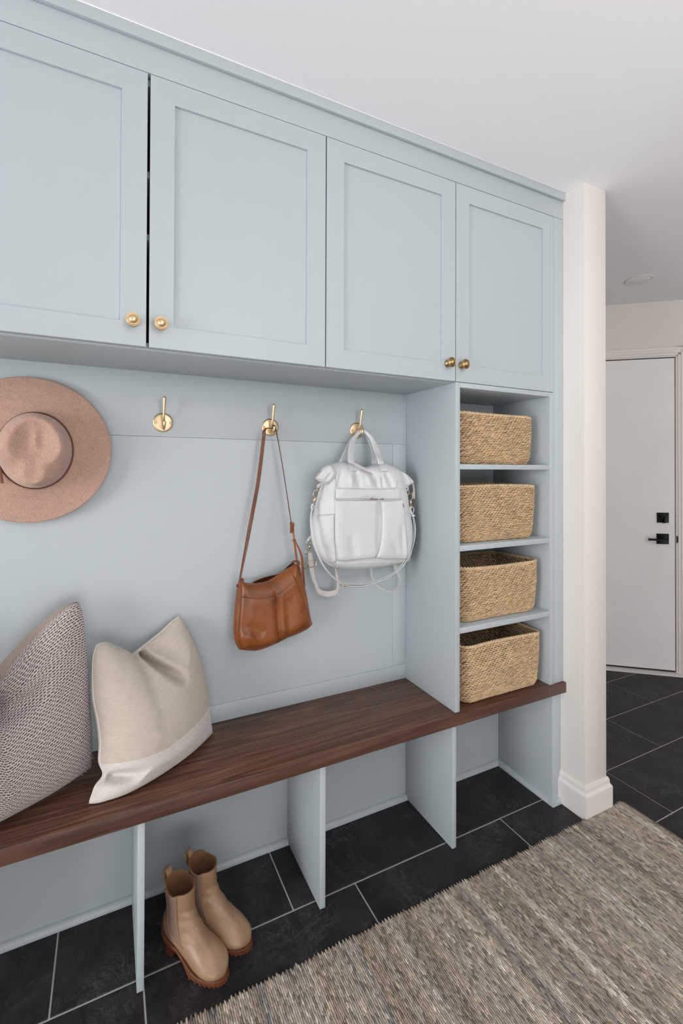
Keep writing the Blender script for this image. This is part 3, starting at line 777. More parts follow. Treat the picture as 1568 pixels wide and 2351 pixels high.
# ================================================================ WHITE BAG
def white_bag():
    ym = 1.462
    q = lambda x, y: (690+x/5.11, 920+y/5.11)
    def m2(pts, y=ym): return [tuple(at(*q(*p), y=y)[[0, 2]]) for p in pts]
    Tt = m2([(292, 768), (360, 742), (470, 716), (560, 712), (640, 722), (700, 758), (770, 776), (840, 752), (900, 735), (990, 735), (1080, 765), (1160, 812)])
    Rr = m2([(1160, 812), (1200, 950), (1240, 1130), (1262, 1310), (1292, 1450), (1302, 1620), (1288, 1750), (1250, 1885)])
    Bb = m2([(385, 1958), (560, 1972), (720, 1970), (900, 1955), (1080, 1922), (1250, 1885)])
    Ll = m2([(292, 768), (285, 860), (245, 985), (205, 1110), (172, 1250), (140, 1400), (130, 1550), (150, 1680), (200, 1800), (285, 1900), (385, 1958)])
    poly = np.vstack([crs(Tt, 60), crs(Rr, 50)[1:], crs(Bb, 40)[::-1][1:], crs(Ll, 50)[::-1][1:-1]])
    f = lambda a, b: (tuple(at(*q(*a), y=1.41)[[0, 2]]), tuple(at(*q(*b), y=1.41)[[0, 2]]))
    folds = [(*f((500, 840), (455, 1020)), .008, 0.0112), (*f((655, 800), (700, 1010)), .010, 0.0112), (*f((590, 860), (600, 1010)), .009, -0.0064),
             (*f((860, 830), (920, 1020)), .009, 0.0112), (*f((790, 870), (830, 1010)), .010, -0.0064), (*f((1010, 850), (1080, 1015)), .009, 0.0112),
             (*f((965, 900), (968, 1020)), .006, 0.0080), (*f((640, 745), (860, 860)), .006, 0.0096), (*f((340, 920), (235, 1250)), .008, 0.0096), (*f((370, 830), (390, 1300)), .010, -0.0064),
             (*f((560, 1560), (640, 1830)), .020, 0.0064), (*f((1060, 1650), (1150, 1800)), .016, 0.0064), (*f((1170, 1450), (1190, 1820)), .012, 0.0064), (*f((280, 1700), (390, 1850)), .014, 0.0064)]
    pad = Pad(poly, ym, .052, .075, .034, folds)
    W = M['white']; ST = M['whiteseam']; G = M['gold']
    bag = thing('backpack', 'white leather backpack with gold clips hanging by two handles', 'backpack', tuple(at(825, 1190, y=1.49)))
    pad_body('body', pad, Tt, Bb, Ll, Rr, 120, 120, W, bag)
    s3 = lambda pts, lift=.0: [pad.onto(*q(*p), lift=lift) for p in pts]
    s2 = lambda pts: [tuple(p[[0, 2]]) for p in s3(pts)]
    def ov(name, T, Bt, L, R, nu, nv, lift, **k): return overlay(name, pad, s2(T), s2(Bt), s2(L), s2(R), nu, nv, lift, W, bag, **k)
    ov('top_pocket', [(413, 1020), (600, 1024), (900, 1030), (1128, 1020)], [(405, 1152), (700, 1150), (950, 1156), (1165, 1150)],
       [(413, 1020), (410, 1090), (405, 1152)], [(1128, 1020), (1162, 1045), (1165, 1150)], 60, 14, .006, r=.003)
    ov('front_pocket', [(400, 1160), (600, 1160), (800, 1160), (898, 1163)], [(425, 1872), (520, 1880), (700, 1862), (866, 1845)],
       [(400, 1160), (396, 1400), (400, 1650), (425, 1872)], [(898, 1163), (896, 1400), (893, 1650), (866, 1845)], 50, 60, .0075, r=.004, puff=.006, pr=.03)
    ov('front_pocket', [(928, 1166), (1010, 1166), (1110, 1160), (1190, 1152)], [(874, 1842), (980, 1858), (1110, 1858), (1232, 1862)],
       [(928, 1166), (944, 1300), (945, 1550), (915, 1740), (874, 1842)], [(1190, 1152), (1215, 1300), (1225, 1500), (1245, 1720), (1232, 1862)], 40, 60, .0075, r=.004, puff=.006, pr=.03)
    ov('side_pocket', [(150, 1334), (230, 1336), (320, 1330), (392, 1322)], [(300, 1880), (340, 1905), (380, 1900), (408, 1885)],
       [(150, 1334), (134, 1500), (150, 1660), (200, 1790), (300, 1880)], [(392, 1322), (390, 1500), (394, 1700), (408, 1885)], 30, 50, .005, r=.003, puff=.004, pr=.03)
    ov('side_pocket', [(1222, 1318), (1250, 1316), (1280, 1322), (1292, 1340)], [(1245, 1850), (1255, 1845), (1265, 1835), (1272, 1820)],
       [(1222, 1318), (1234, 1500), (1252, 1700), (1245, 1850)], [(1292, 1340), (1300, 1500), (1300, 1680), (1272, 1820)], 14, 40, .004, r=.003)
    ov('base_panel', [(420, 1895), (560, 1902), (700, 1884), (900, 1878), (1100, 1882), (1236, 1872)], [(400, 1948), (560, 1960), (720, 1958), (900, 1944), (1080, 1912), (1236, 1884)],
       [(420, 1895), (408, 1920), (400, 1948)], [(1236, 1872), (1238, 1878), (1236, 1884)], 70, 10, .003, r=.002)
    # seams and stitching
    L1 = [[(350, 765), (395, 830), (414, 1000), (402, 1160)], [(1158, 820), (1135, 940), (1128, 1020)], [(395, 1885), (415, 1890), (385, 1950)]]
    for l in L1: mk('seam', *sweep(crs(s3(l, .001), 50), .0007, 5), ST, bag, smooth=True)
    L2 = [([(420, 1032), (600, 1036), (900, 1042), (1120, 1034)], .0070), ([(408, 1172), (600, 1172), (800, 1172), (888, 1174)], .0120), ([(886, 1180), (884, 1400), (880, 1650), (855, 1836)], .0130),
          ([(938, 1176), (1010, 1176), (1110, 1171), (1182, 1164)], .0120), ([(160, 1348), (230, 1350), (320, 1343), (388, 1336)], .0065)]
    mk('stitching', *merge([sweep(crs(s3(l, h), 60), .00035, 4) for l, h in L2]), ST, bag, smooth=True)
    # pinched wings at the two upper corners
    def wing(T, Bt, L, R, y0, Tk, fl, nu=36, nv=30):
        T, Bt, L, R = [m2(k, y0) for k in (T, Bt, L, R)]
        po = np.vstack([crs(T, 30), crs(R, 20)[1:], crs(Bt, 30)[::-1][1:], crs(L, 20)[::-1][1:-1]])
        pd = Pad(po, y0, Tk, .022, Tk*.8, [(*[tuple(at(*q(*p), y=y0)[[0, 2]]) for p in ab], w_, a_) for ab, w_, a_ in fl])
        return pad_body('corner_wing', pd, T, Bt, L, R, nu, nv, W, bag), pd
    wing([(178, 898), (235, 818), (292, 764), (340, 752), (385, 790)], [(196, 932), (240, 962), (300, 968), (345, 955), (408, 880)], [(178, 898), (174, 912), (196, 932)], [(385, 790), (408, 830), (408, 880)],
         1.432, .022, [(((215, 880), (340, 790)), .004, .004), (((260, 940), (330, 850)), .006, .005)])
    wing([(1150, 812), (1210, 840), (1260, 880), (1312, 938)], [(1172, 920), (1200, 990), (1240, 1010), (1282, 985), (1318, 962)], [(1150, 812), (1155, 860), (1172, 920)], [(1312, 938), (1318, 950), (1318, 962)],
         1.448, .022, [(((1180, 860), (1215, 990)), .006, .006), (((1250, 890), (1275, 980)), .005, .004)])
    tube('zip_end', [at(*q(176, 905), y=1.428), at(*q(205, 862), y=1.424), at(*q(238, 818), y=1.426)], .0013, G, bag, n=10)
    # handles
    def handle(pa, pb, pc, w0, yshift=0):
        """pa: flat lower left, pb: rolled top, pc: flat lower right; points (x,y,depth)"""
        a = [at(*q(x, y), y=d) for x, y, d in pa]; b = [at(*q(x, y), y=d) for x, y, d in pb]; c = [at(*q(x, y), y=d) for x, y, d in pc]
        path = crs(a+b+c, 110); n = len(path)
        s = np.linspace(0, 1, n)
        wd = np.interp(s, [0, .22, .34, .40, .60, .68, .8, 1], [w0, w0, w0*.8, .0135, .0135, w0*.75, w0, w0])
        th = np.interp(s, [0, .24, .38, .62, .78, 1], [.0035, .0035, .0125, .0125, .0035, .0035])
        T_ = np.gradient(path, axis=0); T_ /= np.linalg.norm(T_, axis=1)[:, None]
        V = []
        for i in range(n):
            Wd = np.cross(T_[i], (0, -1, 0)); Wd /= np.linalg.norm(Wd); N_ = np.cross(Wd, T_[i])
            for k in range(14):
                g = 2*math.pi*k/14; ca, sa = math.cos(g), math.sin(g)
                V.append(path[i]+Wd*.5*wd[i]*math.copysign(abs(ca)**.6, ca)+N_*.5*th[i]*math.copysign(abs(sa)**.8, sa))
        F = grid_faces(14, n, closed=True)+[tuple(range(14)), tuple((n-1)*14+k for k in range(14))[::-1]]
        return mk('handle', V, F, W, bag, smooth=True), path
    h1, pth = handle([(597, 735, 1.404), (594, 690, 1.413), (592, 620, 1.430), (604, 520, 1.455)], [(628, 445, 1.478), (675, 380, 1.490), (732, 357, 1.494), (785, 390, 1.490), (838, 455, 1.478)],
                     [(872, 530, 1.462), (905, 620, 1.440), (932, 690, 1.414), (946, 745, 1.404)], .0270)
    handle([(478, 730, 1.470), (500, 690, 1.474), (545, 590, 1.484), (590, 490, 1.492)], [(625, 435, 1.499), (672, 392, 1.506), (730, 372, 1.509), (780, 415, 1.506), (822, 490, 1.499)],
           [(850, 560, 1.492), (868, 630, 1.484), (866, 700, 1.474), (868, 760, 1.470)], .0220)
    # stitched squares at the foot of the front handle
    for (T, Bt, L, R) in (([(546, 718), (640, 720)], [(560, 826), (650, 832)], [(546, 718), (560, 826)], [(640, 720), (650, 832)]),
                          ([(900, 738), (990, 732)], [(925, 836), (1018, 838)], [(900, 738), (925, 836)], [(990, 732), (1018, 838)])):
        ov('handle_tab', T, Bt, L, R, 12, 12, .006, r=.002)
        C = [T[0], T[1], Bt[1], Bt[0]]; cen = np.mean(C, axis=0); C = [tuple(cen+(np.array(c)-cen)*.82) for c in C]
        mk('stitching', *merge([sweep(crs(s3([C[i], C[j]], .0068), 14), .0004, 4) for i, j in ((0, 1), (1, 2), (2, 3), (3, 0), (0, 2), (1, 3))]), ST, bag, smooth=True)
    # maker's lettering in small gold capitals along the fold
    cu = bpy.data.curves.new('lettering', 'FONT'); cu.body = 'FAWN DESIGN'; cu.size = .0064; cu.extrude = .0003; cu.align_x = 'CENTER'; cu.align_y = 'CENTER'
    tmp = bpy.data.objects.new('tmp', cu); COL.objects.link(tmp); bpy.context.view_layer.update()
    me = bpy.data.meshes.new_from_object(tmp.evaluated_get(bpy.context.evaluated_depsgraph_get())); bpy.data.objects.remove(tmp)
    e0, e1 = pad.onto(*q(716, 806), lift=.003), pad.onto(*q(840, 862), lift=.003)
    X = e1-e0; Ln = np.linalg.norm(X); X /= Ln; Yd = np.cross(np.array([0, -1., 0]), X)*-1; Yd = np.array([-X[2], 0, X[0]]); 
    co = np.empty(len(me.vertices)*3); me.vertices.foreach_get('co', co); co = co.reshape(-1, 3); wtxt = np.ptp(co[:, 0])
    mid = (e0+e1)/2; off = np.array(rootloc(bag))
    new = mid+np.outer(co[:, 0]*(Ln/wtxt), X)+np.outer(co[:, 1], Yd)+np.outer(co[:, 2], [0, -1, 0])-off
    me.vertices.foreach_set('co', new.ravel()); me.materials.clear(); me.materials.append(M['bronze_brass']); me.update()
    o = bpy.data.objects.new('lettering', me); COL.objects.link(o); o.parent = bag
    # zip with two pulls on the front, small ring
    tube('zip_pull', [pad.onto(*q(*p), lift=.014) for p in ((722, 1140), (760, 1135), (812, 1146))], .0026, W, bag, n=12)
    tube('zip_pull', [pad.onto(*q(*p), lift=.014) for p in ((850, 1134), (880, 1136), (925, 1150))], .0026, W, bag, n=12)
    for p in ((828, 1148), (955, 1152)): mk('zip_slider', *lathe([(.0008, 0), (.0028, .001), (.003, .004), (.0008, .005)], pad.onto(*q(*p), lift=.012), (1, -.2, 0), 10), M['bronze_brass'], bag, smooth=True)
    tube('zip_teeth', [pad.onto(*q(*p), lift=.008) for p in ((800, 1156), (880, 1158), (980, 1158))], .0007, M['bronze_brass'], bag, n=12)
    c = pad.onto(*q(1208, 1228), lift=.012)
    mk('key_ring', *ring(c, .0030, .0068, np.array([.9, .4, 0]), np.array([-.25, 0, .97]), .0011, 24, 6), M['bronze_brass'], bag, smooth=True)
    strap('ring_loop', [pad.onto(*q(1185, 1165), lift=.010), pad.onto(*q(1198, 1198), lift=.012)], .005, .002, (0, -1, 0), W, bag, 6)
    c = pad.onto(*q(430, 1952), lift=.002)
    mk('foot_stud', *lathe([(.0042, 0), (.0042, .003), (.002, .005), (.0005, .0053)], c, (0, -.8, -.6), 16), G, bag, smooth=True)
    # clips
    def clip(ax, ay, bx, by, yy, lever):
        p = at(*q(ax, ay), y=yy); r = at(*q(bx, by), y=yy); d = r-p; Ld = np.linalg.norm(d); d /= Ld; s = np.cross(d, (0, -1, 0)); s /= np.linalg.norm(s)
        pr = []
        pr.append(ring(p+d*Ld*.22, Ld*.20, Ld*.24, s, d, .0013, 22, 6))
        pr.append(lathe([(.001, 0), (.0044, .0015), (.0052, Ld*.16), (.0044, Ld*.28), (.002, Ld*.34)], p+d*Ld*.44, d, 12))
        pr.append(ring(p+d*Ld*.88, .0028, Ld*.11, s, d, .0010, 14, 5))
        if lever: pr.append(sweep(crs([p+d*Ld*.50, p+d*Ld*.53+s*.006*lever+(0, -.002, 0), p+d*Ld*.57+s*.0125*lever+(0, -.003, 0)], 8), .0009, 6))
        mk('clip', *merge(pr), G, bag, smooth=True)
    clip(196, 1050, 142, 1230, 1.436, -1)
    clip(1278, 1090, 1302, 1262, 1.440, 0)
    clip(88, 1640, 118, 1760, 1.486, 0)
    def drg(x, y, rx, ry, yy, tilt=0, r=.0013):
        c = at(*q(x, y), y=yy); u_ = np.array([math.cos(tilt), .2, math.sin(tilt)]); v_ = np.array([-math.sin(tilt), 0, math.cos(tilt)])
        mk('d_ring', *ring(c, rx, ry, u_, v_, r, 22, 6), G, bag, smooth=True)
    drg(213, 1040, .0072, .0115, 1.440, -.2); drg(1258, 1070, .0060, .0120, 1.446, .2); drg(82, 1775, .0090, .0080, 1.492, .3)
    strap('clip_tab', [at(*q(320, 965), y=1.425), at(*q(260, 972), y=1.430), at(*q(205, 995), y=1.436), at(*q(218, 1012), y=1.440)], .012, .0022, (.2, -.6, -.7), W, bag, 16)
    strap('clip_tab', [at(*q(1205, 1000), y=1.440), at(*q(1245, 1005), y=1.440), at(*q(1262, 1030), y=1.442), at(*q(1245, 1055), y=1.446)], .012, .0022, (.4, -.8, .3), W, bag, 16)
    strap('strap_tab', [at(*q(140, 1580), y=1.480), at(*q(100, 1620), y=1.484), at(*q(88, 1645), y=1.486)], .010, .0022, (0, -1, 0), W, bag, 8)
    strap('rear_strap_end', [at(*q(1312, 945), y=1.470), at(*q(1325, 1010), y=1.466), at(*q(1330, 1070), y=1.462), at(*q(1330, 1150), y=1.460)], [.005, .007, .009, .009], .003, (-.3, -.95, 0), M['web'], bag, 16)
    c = at(*q(1322, 1098), y=1.456)
    bm = bmesh.new(); add_box(bm, c[0]-.006, c[0]+.006, c[1]-.004, c[1]+.004, c[2]-.010, c[2]+.010, .0015, 2); bm_obj('strap_keeper', bm, M['web'], bag, smooth=True)
    # long shoulder strap with doubled part and slide
    pts = [(142, 1215, 1.434), (150, 1250, 1.434), (128, 1300, 1.428), (120, 1400, 1.415), (128, 1520, 1.402), (160, 1680, 1.398), (205, 1810, 1.402), (265, 1930, 1.412), (340, 2030, 1.425), (420, 2105, 1.434), (485, 2150, 1.438)]
    fn1 = [(-1, -.2, 0)]*3+[(-1, -.3, 0), (-.97, -.35, -.1), (-.93, -.35, -.2), (-.9, -.35, -.3), (-.8, -.4, -.5), (-.7, -.4, -.7), (-.6, -.4, -.75), (-.55, -.4, -.8)]
    strap('shoulder_strap', [at(*q(x, y), y=d) for x, y, d in pts], .0095, .0022, fn1, W, bag, 90)
    strap('strap_loop', [at(*q(142, 1212), y=1.434), at(*q(128, 1240), y=1.434), at(*q(134, 1280), y=1.432)], .010, .0024, (-1, -.2, 0), W, bag, 12)
    pts = [(500, 2172, 1.438), (600, 2180, 1.440), (740, 2178, 1.440), (900, 2132, 1.438), (1050, 2060, 1.434), (1160, 1980, 1.430), (1240, 1880, 1.424), (1295, 1770, 1.420), (1332, 1640, 1.420), (1346, 1520, 1.424), (1336, 1420, 1.430), (1318, 1350, 1.434)]
    fn2 = [(-.1, -.45, -.9), (0, -.45, -.9), (.1, -.45, -.9), (.35, -.45, -.85), (.5, -.45, -.7), (.65, -.45, -.6), (.8, -.45, -.4), (.88, -.45, -.2), (.9, -.45, 0), (.9, -.45, 0), (.9, -.45, .1), (.9, -.45, .1)]
    P1 = [at(*q(x, y), y=d) for x, y, d in pts]
    strap('shoulder_strap', P1, .015, .0026, fn2, W, bag, 90)
    P2 = [at(*q(x, y), y=d) for x, y, d in [(500, 2160, 1.446), (600, 2160, 1.449), (740, 2157, 1.449), (900, 2112, 1.447), (1050, 2040, 1.443), (1150, 1965, 1.439), (1222, 1870, 1.433), (1278, 1760, 1.429), (1314, 1640, 1.428), (1330, 1520, 1.430), (1322, 1420, 1.434), (1312, 1350, 1.436)]]
    strap('strap_lining', P2, .015, .0024, fn2, W, bag, 90)
    strap('strap_loop', [at(*q(1316, 1350), y=1.434), at(*q(1284, 1290), y=1.438), at(*q(1288, 1252), y=1.440), at(*q(1306, 1244), y=1.440), at(*q(1326, 1262), y=1.438), at(*q(1326, 1300), y=1.436), at(*q(1308, 1350), y=1.434)], .011, .0022, [(-.9, -.4, 0), (-.9, -.4, 0), (-.7, -.4, .7), (0, -.4, 1), (.8, -.4, .5), (.9, -.4, 0), (.9, -.4, 0)], W, bag, 40)
    c = at(*q(1314, 1347), y=1.432)
    bm = bmesh.new(); add_box(bm, c[0]-.0072, c[0]+.0072, c[1]-.007, c[1]+.007, c[2]-.0035, c[2]+.0035, .0014, 2); bm_obj('strap_keeper', bm, W, bag, smooth=True)
    c = at(*q(497, 2166), y=1.434)
    mk('strap_slide', *ring(c, .0105, .0048, np.array([.8, -.2, -.55]), np.array([.3, -.8, .4]), .0012, 26, 6), G, bag, smooth=True)
    # webbing backpack strap looping under on the left, thin loop on the right
    yw = 1.492
    strap('webbing_strap', [at(*q(x, y), y=yw) for x, y in ((112, 1785), (122, 1900), (132, 1990), (158, 2100), (200, 2185))], [.0155, .0175, .017, .014, .009], .002, (0, -1, 0), M['web'], bag, 30)
    strap('webbing_strap', [at(*q(x, y), y=yw-.001) for x, y in ((170, 2165), (225, 2240), (300, 2268), (370, 2262), (432, 2240))], [.006, .0165, .019, .0195, .018], .002, (0, -1, 0), M['web'], bag, 40)
    strap('webbing_strap', [at(*q(x, y), y=yw-.003) for x, y in ((425, 2270), (442, 2200), (446, 2130), (430, 2060), (412, 1960))], [.010, .014, .0135, .010, .007], .002, (.15, -1, 0), M['web'], bag, 30)
    c = at(*q(135, 1915), y=yw-.004)
    mk('slider_buckle', *sweep([c+np.array([a*.0160, -.001*abs(a), b*.0105+.002*a]) for a, b in ((-1, -.75), (-1, .75), (-.85, 1), (.85, 1), (1, .75), (1, -.75), (.85, -1), (-.85, -1))], .0014, 6, closed=True), G, bag, smooth=True)
    marks = []
    for (a, b) in (((242, 2228), (272, 2218)), ((240, 2250), (262, 2244)), ((268, 2258), (300, 2246)), ((250, 2262), (278, 2268)), ((262, 2238), (268, 2268)), ((240, 2270), (252, 2272)), ((262, 2284), (282, 2282))):
        marks.append(sweep([at(*q(*a), y=yw-.0024), at(*q(*b), y=yw-.0024)], .00022, 4))
    mk('printed_marks', *merge(marks), M['ink'], bag)
    strap('thin_strap', [at(*q(x, y), y=1.500) for x, y in ((828, 1955), (836, 2060), (875, 2140), (950, 2200), (1050, 2240), (1105, 2228), (1160, 2160), (1178, 2080))], .0065, .002, [(-.6, -.8, 0), (-.6, -.8, 0), (-.5, -.8, -.4), (-.2, -.8, -.6), (0, -.8, -.6), (.4, -.8, -.4), (.6, -.8, 0), (.6, -.8, 0)], M['web'], bag, 60)
    strap('webbing_strap', [at(*q(x, y), y=1.500) for x, y in ((1105, 1915), (1130, 2000), (1160, 2060), (1176, 2110))], [.020, .013, .008, .005], .002, (0, -1, 0), M['web'], bag, 20)
    tube('hardware', [at(*q(x, y), y=1.470) for x, y in ((1110, 1922), (1145, 1918), (1172, 1912))], .0014, G, bag, n=8)
white_bag()

# ================================================================ CUSHIONS
def inflated(T, Bt, L, R, nu, nv, tf, tb, nrm, dents=(), power=.5, nb=None):
    """front and back vertex grids of a cushion with seam T,Bt,L,R (3-D); nrm = mean front normal"""
    G = coons(T, Bt, L, R, nu, nv)
    u = np.linspace(0, 1, nu)[None, :]; v = np.linspace(0, 1, nv)[:, None]
    prof = (np.sin(np.pi*u)**power)*(np.sin(np.pi*v)**power)*np.ones((nv, nu))
    dd = np.zeros((nv, nu))
    for (pts, wd, amp) in dents:
        P = crs(np.array(pts, float), 24); a = P[:-1]; b = P[1:]
        best = np.full((nv, nu), 1e9); tt = np.zeros((nv, nu))
        for i in range(len(a)):
            ab = b[i]-a[i]; t = np.clip(((u-a[i][0])*ab[0]+(v-a[i][1])*ab[1])/(ab@ab+1e-12), 0, 1)
            d = np.hypot(u-a[i][0]-t*ab[0], v-a[i][1]-t*ab[1]); mk_ = d < best; best = np.where(mk_, d, best); tt = np.where(mk_, (i+t)/len(a), tt)
        w_ = wd*(1+.6*tt)
        dd += amp*np.exp(-(best/w_)**2)*(1-tt**3)
    n = np.asarray(nrm, float); n /= np.linalg.norm(n)
    edge = np.minimum(np.minimum(u, 1-u), np.minimum(v, 1-v))*np.ones((nv, nu))
    Fr = G+n*(tf*prof-dd*np.clip(edge/.05, 0, 1))[..., None]
    nb = n if nb is None else np.asarray(nb, float)/np.linalg.norm(nb)
    Bk = G-nb*(tb*prof)[..., None]
    return G, Fr, Bk
def grid_obj(name, G, mat, parent, uvscale=None, flip=False, rows=None):
    nv, nu = G.shape[:2]
    uu = np.concatenate([np.zeros((nv, 1)), np.cumsum(np.linalg.norm(np.diff(G, axis=1), axis=2), 1)], 1); uu = uu-uu[:, nu//2][:, None]
    vv = np.concatenate([np.zeros((1, nu)), np.cumsum(np.linalg.norm(np.diff(G, axis=0), axis=2), 0)], 0); vv = 1-(vv-vv[nv//2][None])
    uu = .6*uu+.4*uu.mean(0)[None]; vv = .6*vv+.4*vv.mean(1)[:, None]
    V = G; 
    if rows is not None: V = G[rows[0]:rows[1]+1]; uu = uu[rows[0]:rows[1]+1]; vv = vv[rows[0]:rows[1]+1]
    return mk(name, V.reshape(-1, 3), grid_faces(nu, V.shape[0], flip=flip), mat, parent, smooth=True, uv=np.stack([uu, vv], -1).reshape(-1, 2))
def cream_cushion():
    z0 = .486
    q = lambda x, y: (x/3.015, 1340+y/3.015)
    P = lambda a_, b_, **k: at(*q(a_, b_), **k)
    nrm = np.array([.36, -.90, .25])
    L = [P(668, 425, y=1.435), P(645, 500, y=1.425), P(640, 620, y=1.410), P(648, 800, y=1.385), P(680, 960, y=1.365), P(696, 1110, y=1.345), P(690, 1240, y=1.325), P(716, 1330, y=1.312), P(655, 1410, y=1.303), P(612, 1530, y=1.292)]
    R = [P(1245, 222, y=1.505), P(1300, 330, y=1.505), P(1360, 480, y=1.500), P(1405, 660, y=1.495), P(1435, 850, y=1.488), P(1455, 960, y=1.482), P(1474, 1035, y=1.476)]
    T = [L[0], P(730, 408, y=1.440), P(800, 432, y=1.445), P(880, 468, y=1.450), P(925, 486, y=1.460), P(985, 440, y=1.470), P(1050, 388, y=1.480), P(1120, 330, y=1.492), P(1190, 262, y=1.500), R[0]]
    bl, br = L[-1], R[-1]
    bl[2] = max(bl[2], z0)
    Bt = [bl]+[P(a_, b_, z=z0) for a_, b_ in ((700, 1515), (850, 1462), (1000, 1380), (1150, 1285), (1300, 1180))]+[br]
    nu = nv = 90
    G, Fr, Bk = inflated(T, Bt, L, R, nu, nv, .088, .060, nrm, dents=[([(.46, -.02), (.54, .15), (.63, .29), (.72, .41)], .026, .070), ([(.55, -.02), (.66, .12), (.80, .30)], .085, .026), ([(-.02, .84), (.10, .85), (.26, .885)], .028, .045)], power=.42, nb=(.62, -.76, .05))
    # the dip of the chop: push the seam down a little between the two ears
    for A_ in (Fr, Bk): A_[..., 2] = np.maximum(A_[..., 2], z0-.002)
    Bk[..., 1] = np.minimum(Bk[..., 1], 1.526)
    c = thing('cushion', 'plain cream and oatmeal cushion with a chopped top', 'cushion', tuple((bl+br)/2))
    k = int(nv*.745)
    grid_obj('front_cover', Fr, M['oat'], c, rows=(0, k))
    grid_obj('lower_band', Fr, M['cream'], c, rows=(k, nv-1))['label'] = 'whiter woven band along the foot'
    grid_obj('back_cover', Bk, M['cream'], c, flip=True)
    n = nrm/np.linalg.norm(nrm)
    loop = np.vstack([G[:, 0][::3], ])
    mk('seam', *merge([sweep(crs(G[::4, 0]-n*-.001, 120), .0011, 5), sweep(crs(G[0, ::4]+n*.001, 120), .0011, 5)]), M['seam'], c, smooth=True)
    mk('band_stitching', *sweep(Fr[k, 2:-2]+n*.0008, .0009, 5), M['seam'], c, smooth=True)
cream_cushion()
def dash_cushion():
    z0 = .486
    nrm = np.array([.40, -.86, .30])
    TR = at(181, 1382, y=1.462); BR = at(211, 1772, y=1.425); BR[2] = z0+.012
    TL = np.array([-.52, 1.33, .93]); BL = np.array([-.435, 1.215, z0])
    R = [TR, at(190, 1410, y=1.458), at(195, 1460, y=1.454), at(200, 1540, y=1.448), at(205, 1620, y=1.440), at(210, 1700, y=1.432), BR]
    T = [TL, at(-90, 1500, y=1.34), at(-40, 1598, y=1.37), at(0, 1557, y=1.400), at(50, 1495, y=1.418), at(100, 1442, y=1.434), at(146, 1400, y=1.450), TR]
    L = [TL, (TL+BL)/2+(-.01, 0, 0), BL]
    Bt = [BL, BL+(BR-BL)*.4+(.01, .004, -.004), BL+(BR-BL)*.75+(.01, .004, -.004), BR]
    Bt = [np.array(p) for p in Bt]
    for p in Bt[:-1]: p[2] = z0
    nu = nv = 90
    G, Fr, Bk = inflated(T, Bt, L, R, nu, nv, .095, .13, nrm, dents=[([(.50, -.02), (.56, .14), (.66, .27), (.78, .34)], .040, .060), ([(.50, -.02), (.62, .2)], .11, .03)], power=.42, nb=(.0, -.35, -.94))
    for A_ in (Fr, Bk): A_[..., 2] = np.maximum(A_[..., 2], z0-.002)
    Bk[..., 1] = np.minimum(Bk[..., 1], 1.528)
    c = thing('cushion', 'large cushion woven in dark and off-white dashes with taupe back', 'cushion', tuple((BL+BR)/2))
    grid_obj('front_cover', Fr, M['dash'], c)
    b = grid_obj('back_cover', Bk, M['taupe'], c, flip=True); b['label'] = 'plain taupe linen back'
    # loose nubs along the lower and right edges
    pr = []
    n = nrm/np.linalg.norm(nrm)
    for i in range(60):
        if i % 2: g = G[-1, int(nu*rng.uniform(.3, 1))-1]
        else: g = G[int(nv*rng.uniform(.25, 1))-1, -1]
        d = rng.normal(size=3)*.0014+n*.001+np.array([.001, 0, -.001])
        if g[2]+d[2] < z0: d[2] = abs(d[2])
        pr.append(sweep([g, g+d, g+d*1.8+rng.normal(size=3)*.0008], .0006, 4))
    o = mk('loose_threads', *merge(pr), M['seam'], c); o['kind'] = 'stuff'
dash_cushion()

# ================================================================ woven things
def spindles(Cn, T, N, ln, ra, rb, tip=.35):
    n = len(Cn); T = T/np.linalg.norm(T, axis=1)[:, None]
    N = N-T*(N*T).sum(1)[:, None]; N /= np.linalg.norm(N, axis=1)[:, None]; Bn = np.cross(T, N)
    ts = np.array([-1, -.55, .55, 1]); rs = np.array([tip, 1, 1, tip])
    ln = np.broadcast_to(ln, n); ra = np.broadcast_to(ra, n); rb = np.broadcast_to(rb, n)
    V = np.empty((n, 4, 4, 3))
    for i in range(4):
        for k in range(4):
            a = math.pi/2*k
            V[:, i, k] = Cn+T*(ts[i]*ln/2)[:, None]+N*(math.cos(a)*rs[i]*ra)[:, None]+Bn*(math.sin(a)*rs[i]*rb)[:, None]
    fq = []
    for i in range(3):
        for k in range(4): fq.append((i*4+k, i*4+(k+1) % 4, (i+1)*4+(k+1) % 4, (i+1)*4+k))
    fq += [(3, 2, 1, 0), (12, 13, 14, 15)]
    F = (np.arange(n)[:, None, None]*16+np.array(fq)[None]).reshape(-1, 4)
    return V.reshape(-1, 3), F
def mk_np(name, V, F, mat, parent, colr=None):
    me = bpy.data.meshes.new(name); V = V-np.array(rootloc(parent))
    me.vertices.add(len(V)); me.vertices.foreach_set('co', V.astype(np.float32).ravel())
    me.loops.add(F.size); me.loops.foreach_set('vertex_index', F.astype(np.int32).ravel())
    me.polygons.add(len(F)); me.polygons.foreach_set('loop_start', np.arange(0, F.size, 4, dtype=np.int32))
    me.update(calc_edges=True); me.polygons.foreach_set('use_smooth', np.ones(len(F), bool))
    if colr is not None:
        a = me.color_attributes.new('Col', 'FLOAT_COLOR', 'POINT')
        a.data.foreach_set('color', np.hstack([colr, np.ones((len(colr), 1))]).astype(np.float32).ravel())
    me.validate(); return link(name, me, mat, parent)

